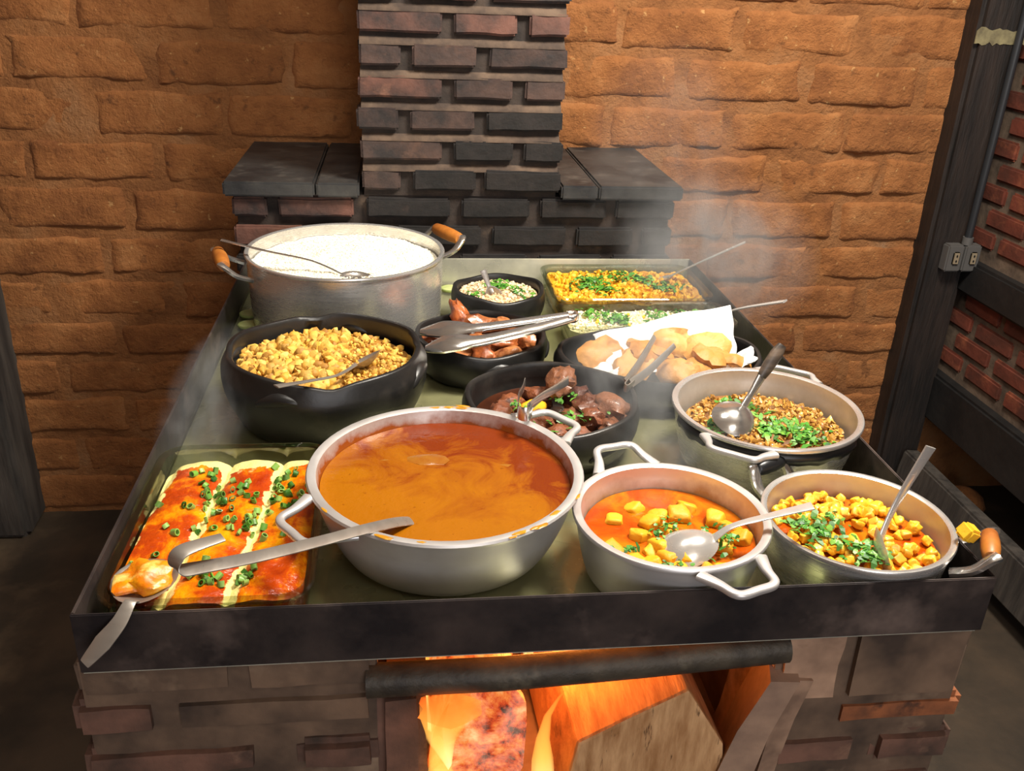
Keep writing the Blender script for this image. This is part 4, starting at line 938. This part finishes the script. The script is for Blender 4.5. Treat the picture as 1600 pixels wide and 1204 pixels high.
spoon('round steel spoon with dark grip resting in the mince', 'spoon', (.306, .358, .907), (-.2, .35, -1), .030, .029, .012, [(.322, .372, .913), (.335, .384, .927), (.356, .399, .955)], [.012, .010, .014], .006, 'polished_steel', upv=(.3, -1, .5), grip=([(.354, .398, .952), (.364, .403, .966), (.376, .409, .983), (.384, .412, .995)], [.014, .019, .020, .013], [.010, .013, .013, .009], 'grip_wood'))
spoon('steel spoon slanting out of the scrambled egg', 'spoon', (.395, 1.080, .872), (0, 0, 1), .028, .019, .008, [(.411, 1.072, .880), (.470, 1.040, .925), (.544, 1.010, .975)], [.010, .010, .015], .004, mat='bright_steel')
spoon('steel spoon slanting out of the creamy rice salad', 'spoon', (.410, .835, .872), (0, 0, 1), .028, .019, .008, [(.426, .826, .880), (.463, .785, .913), (.521, .727, .948)], [.010, .013, .020], .004, mat='bright_steel')
# tongs
def tongs(label, arms, mat='polished_steel', th=.003, hinge=None):
    e = empty('tongs', arms[0][0][0], label, 'tongs')
    for pts, wd, upv in arms:
        sp = spline(pts, 8); vs, fs = sweep(sp, lerps(wd, len(sp)), th, upv, 10); wmesh('arm', vs, fs, mat, e)
    if hinge:
        vs, fs = strap([Vector(p) for p in spline(hinge[0], 6)], hinge[1], th, hinge[2]); wmesh('hinge_bend', vs, fs, mat, e)
    return e
tongs('wide spoon-ended steel tongs lying across the chicken bowl', [
    ([(.126, .667, .946), (.05, .668, .934), (-.025, .672, .922), (-.055, .678, .918), (-.085, .688, .914), (-.125, .705, .902)], [.014, .016, .017, .020, .032, .036, .012], (0, -.55, 1)),
    ([(.126, .657, .944), (.05, .640, .930), (-.025, .630, .917), (-.055, .630, .914), (-.085, .634, .909), (-.118, .645, .896)], [.014, .018, .019, .022, .034, .036, .012], (0, -.55, 1))], th=.009,
    hinge=([(.118, .668, .946), (.128, .668, .946), (.132, .662, .945), (.128, .656, .944), (.118, .656, .944)], .017, (0, -.3, 1)))
tongs('bent steel strap tongs gripping meat, propped on the sauce pot', [
    ([(.006, .318, .947), (.030, .365, .940), (.060, .415, .930), (.085, .458, .922)], [.014, .012, .012, .014], (1, -.6, .2)),
    ([(-.006, .322, .947), (.0, .365, .942), (.012, .410, .934), (.020, .450, .926)], [.014, .012, .011, .010], (1, -.2, .1))], th=.002,
    hinge=([(.008, .322, .946), (.010, .312, .946), (.004, .303, .946), (-.004, .304, .946), (-.008, .312, .946), (-.006, .322, .946)], .019, (0, .15, 1)))
tongs('slim steel tongs resting open on the fried pastries', [
    ([(.176, .470, .912), (.205, .515, .922), (.246, .582, .940)], [.014, .012, .009], (.8, -.5, .6)),
    ([(.182, .466, .912), (.220, .500, .920), (.271, .553, .937)], [.014, .012, .009], (.6, -.8, .6))], 'dull_steel', .003,
    hinge=([(.182, .476, .912), (.172, .462, .909), (.176, .458, .908), (.188, .470, .911)], .014, (0, -.2, 1)))

# ------------------------------------------------------------------ the fire
def log(name, label, pts, w_, h_, mat, endmat=None, jit=.01, seed=1):
    e = empty(name, pts[0], label, 'log'); sp = spline(pts, 10)
    vs, fs = sweep(sp, w_, h_, (0, 0, 1), 18, power=3.2)
    vs = [v+Vector((nz(v, 16, seed), nz(v, 16, seed+2), nz(v, 16, seed+4)))*jit for v in vs]
    wmesh('bark' if not endmat else 'wood', vs, fs, mat, e)
    return e
log('burning_log', 'glowing charred log burning at the mouth of the stove', [(-.078, .03, .652), (-.075, .25, .650), (-.06, .55, .650)], .105, .178, 'ember_log', jit=.016, seed=3)
lg = empty('split_log', (.13, .04, .62), 'split log with cracked pale end sticking out of the fire mouth', 'log')
def prism(poly0, poly1):
    n = len(poly0); return [Vector(p) for p in poly0+poly1], [tuple(range(n)), tuple(range(n, 2*n))]+[(i, (i+1) % n, n+(i+1) % n, n+i) for i in range(n)]
E0 = [(.020, .010, .560), (.036, .010, .673), (.095, .008, .710), (.158, .008, .745), (.182, .010, .705), (.212, .012, .655), (.225, .015, .56)]
E1 = [(x-.03, .60, z+.02) for x, y, z in E0]
vs, fs = prism(E0, E1)
me = mesh('wood', [v-lg.location for v in vs], fs, False); me.materials.append(MATS['split_wood']); me.materials.append(MATS['wood_end']); me.polygons[0].material_index = 1
o = bpy.data.objects.new('wood', me); C.objects.link(o); o.parent = lg
bb = o.modifiers.new('edge', 'BEVEL'); bb.width = .004; bb.segments = 2
log('firewood', 'dark charred firewood lying deep inside the stove', [(-.15, .66, .60), (.0, .68, .60), (.2, .67, .60)], .08, .08, 'soot_inside', jit=.01, seed=8)
# leaning slab by the right jamb
vs, fs = prism([(.205, .010, .60), (.222, .006, .68), (.250, .004, .755), (.285, .004, .752), (.262, .006, .67), (.250, .010, .58)], [(.225, .07, .60), (.245, .07, .68), (.27, .07, .755), (.30, .07, .752), (.28, .07, .67), (.27, .07, .58)])
tag(wmesh('wood_offcut', vs, fs, 'old_plank', None, None, False), 'pale grey wood offcut leaning beside the split log', 'wood')
def flame(label, x, y, z, h, r_, bend, pr=None):
    pr = pr or [(0, 0), (.55, .05), (.9, .15), (1.0, .28), (.85, .45), (.6, .62), (.34, .8), (.12, .94), (0, 1.0)]
    vs, fs = lathe(pr, 16); sd = U(0, 9); out = []
    for v in vs:
        k = 1+.35*mn.noise(Vector((v.x*1.5, v.y*1.5, v.z*4+sd)))
        out.append(Vector((x+v.x*r_*k+bend*v.z**2+.012*math.sin(v.z*6+sd)*v.z, y+v.y*r_*k*.7, z+v.z*h)))
    tag(wmesh('flame', out, fs, 'flame'), label, 'flame', 'flames in the stove mouth')
flame('broad yellow-white flame spreading at the top corner of the glowing log', -.112, .0, .655, .104, .034, -.012, [(0, 0), (.12, .08), (.25, .25), (.45, .45), (.8, .7), (1.0, .86), (.8, .96), (0, 1)])
flame('slim yellow flame running up the glowing log by the jamb', -.117, .004, .56, .19, .016, .0)
flame('thin orange flame between glowing log and split log', -.005, .015, .56, .19, .014, .02)
for k, (x, y, hh) in enumerate(((-.12, .14, .15), (-.05, .20, .17), (.03, .24, .17), (.1, .32, .16), (-.1, .34, .15))):
    flame('red flame tongue rising %s inside the stove' % ['by the jamb', 'behind the glowing log', 'between the two logs', 'behind the split log', 'deepest'][k], x, y, .57, hh+.05, .03, U(-.03, .03))
d = bpy.data.lights.new('fire_glow', 'POINT'); d.energy = 4; d.color = (1.0, .28, .05); d.shadow_soft_size = .06
o = bpy.data.objects.new('fire_glow', d); C.objects.link(o); o.location = (.03, .14, .74)

# ------------------------------------------------------------------ steam
def steam(label, c, rad, dens, stretch=(1.6, 1.6, .9), seed=0.0):
    t = NT('steam_vapour'); v = t.n('ShaderNodeTexCoord').outputs['Object']
    ln = t.n('ShaderNodeVectorMath', operation='LENGTH'); t.l(v, ln.inputs[0])
    fall = t.ramp(ln.outputs['Value'], [(0.0, 1.0), (0.45, .6), (.98, 0.0)])
    mp = t.n('ShaderNodeMapping'); mp.inputs[1].default_value = (seed, seed*2, seed); mp.inputs[3].default_value = stretch; t.l(v, mp.inputs[0])
    n = t.ramp(t.noise(mp.outputs[0], 1.5, 3, .55, 1.0), [(.38, 0.0), (.72, 1.0)])
    vol = t.n('ShaderNodeVolumePrincipled'); vol.inputs['Color'].default_value = (.95, .95, .95, 1); vol.inputs['Anisotropy'].default_value = .2
    t.l(t.math('MULTIPLY', t.math('MULTIPLY', fall, n), dens), vol.inputs['Density']); t.l(vol.outputs[0], t.out.inputs['Volume'])
    me = mesh('steam', ICO2[0], ICO2[1]); me.materials.append(t.m)
    o = bpy.data.objects.new('steam', me); C.objects.link(o); o.location = c; o.scale = rad
    tag(o, label, 'steam', kind='stuff')
steam('white steam drifting over the egg and rice dishes', (.44, .90, .98), (.20, .24, .17), 9, seed=1)
steam('thin steam plume rising against the hearth and wall', (.40, 1.15, 1.12), (.20, .12, .26), 4, seed=3)
steam('steam rising between meat bowl and pastry bowl', (.19, .46, .93), (.12, .14, .11), 12, seed=5)
steam('low steam over the open tray by the stew pot', (.21, .31, .88), (.12, .12, .06), 10, seed=7)
steam('low steam beside the farofa pot along the tray edge', (-.43, .50, .885), (.07, .26, .07), 10, seed=9)
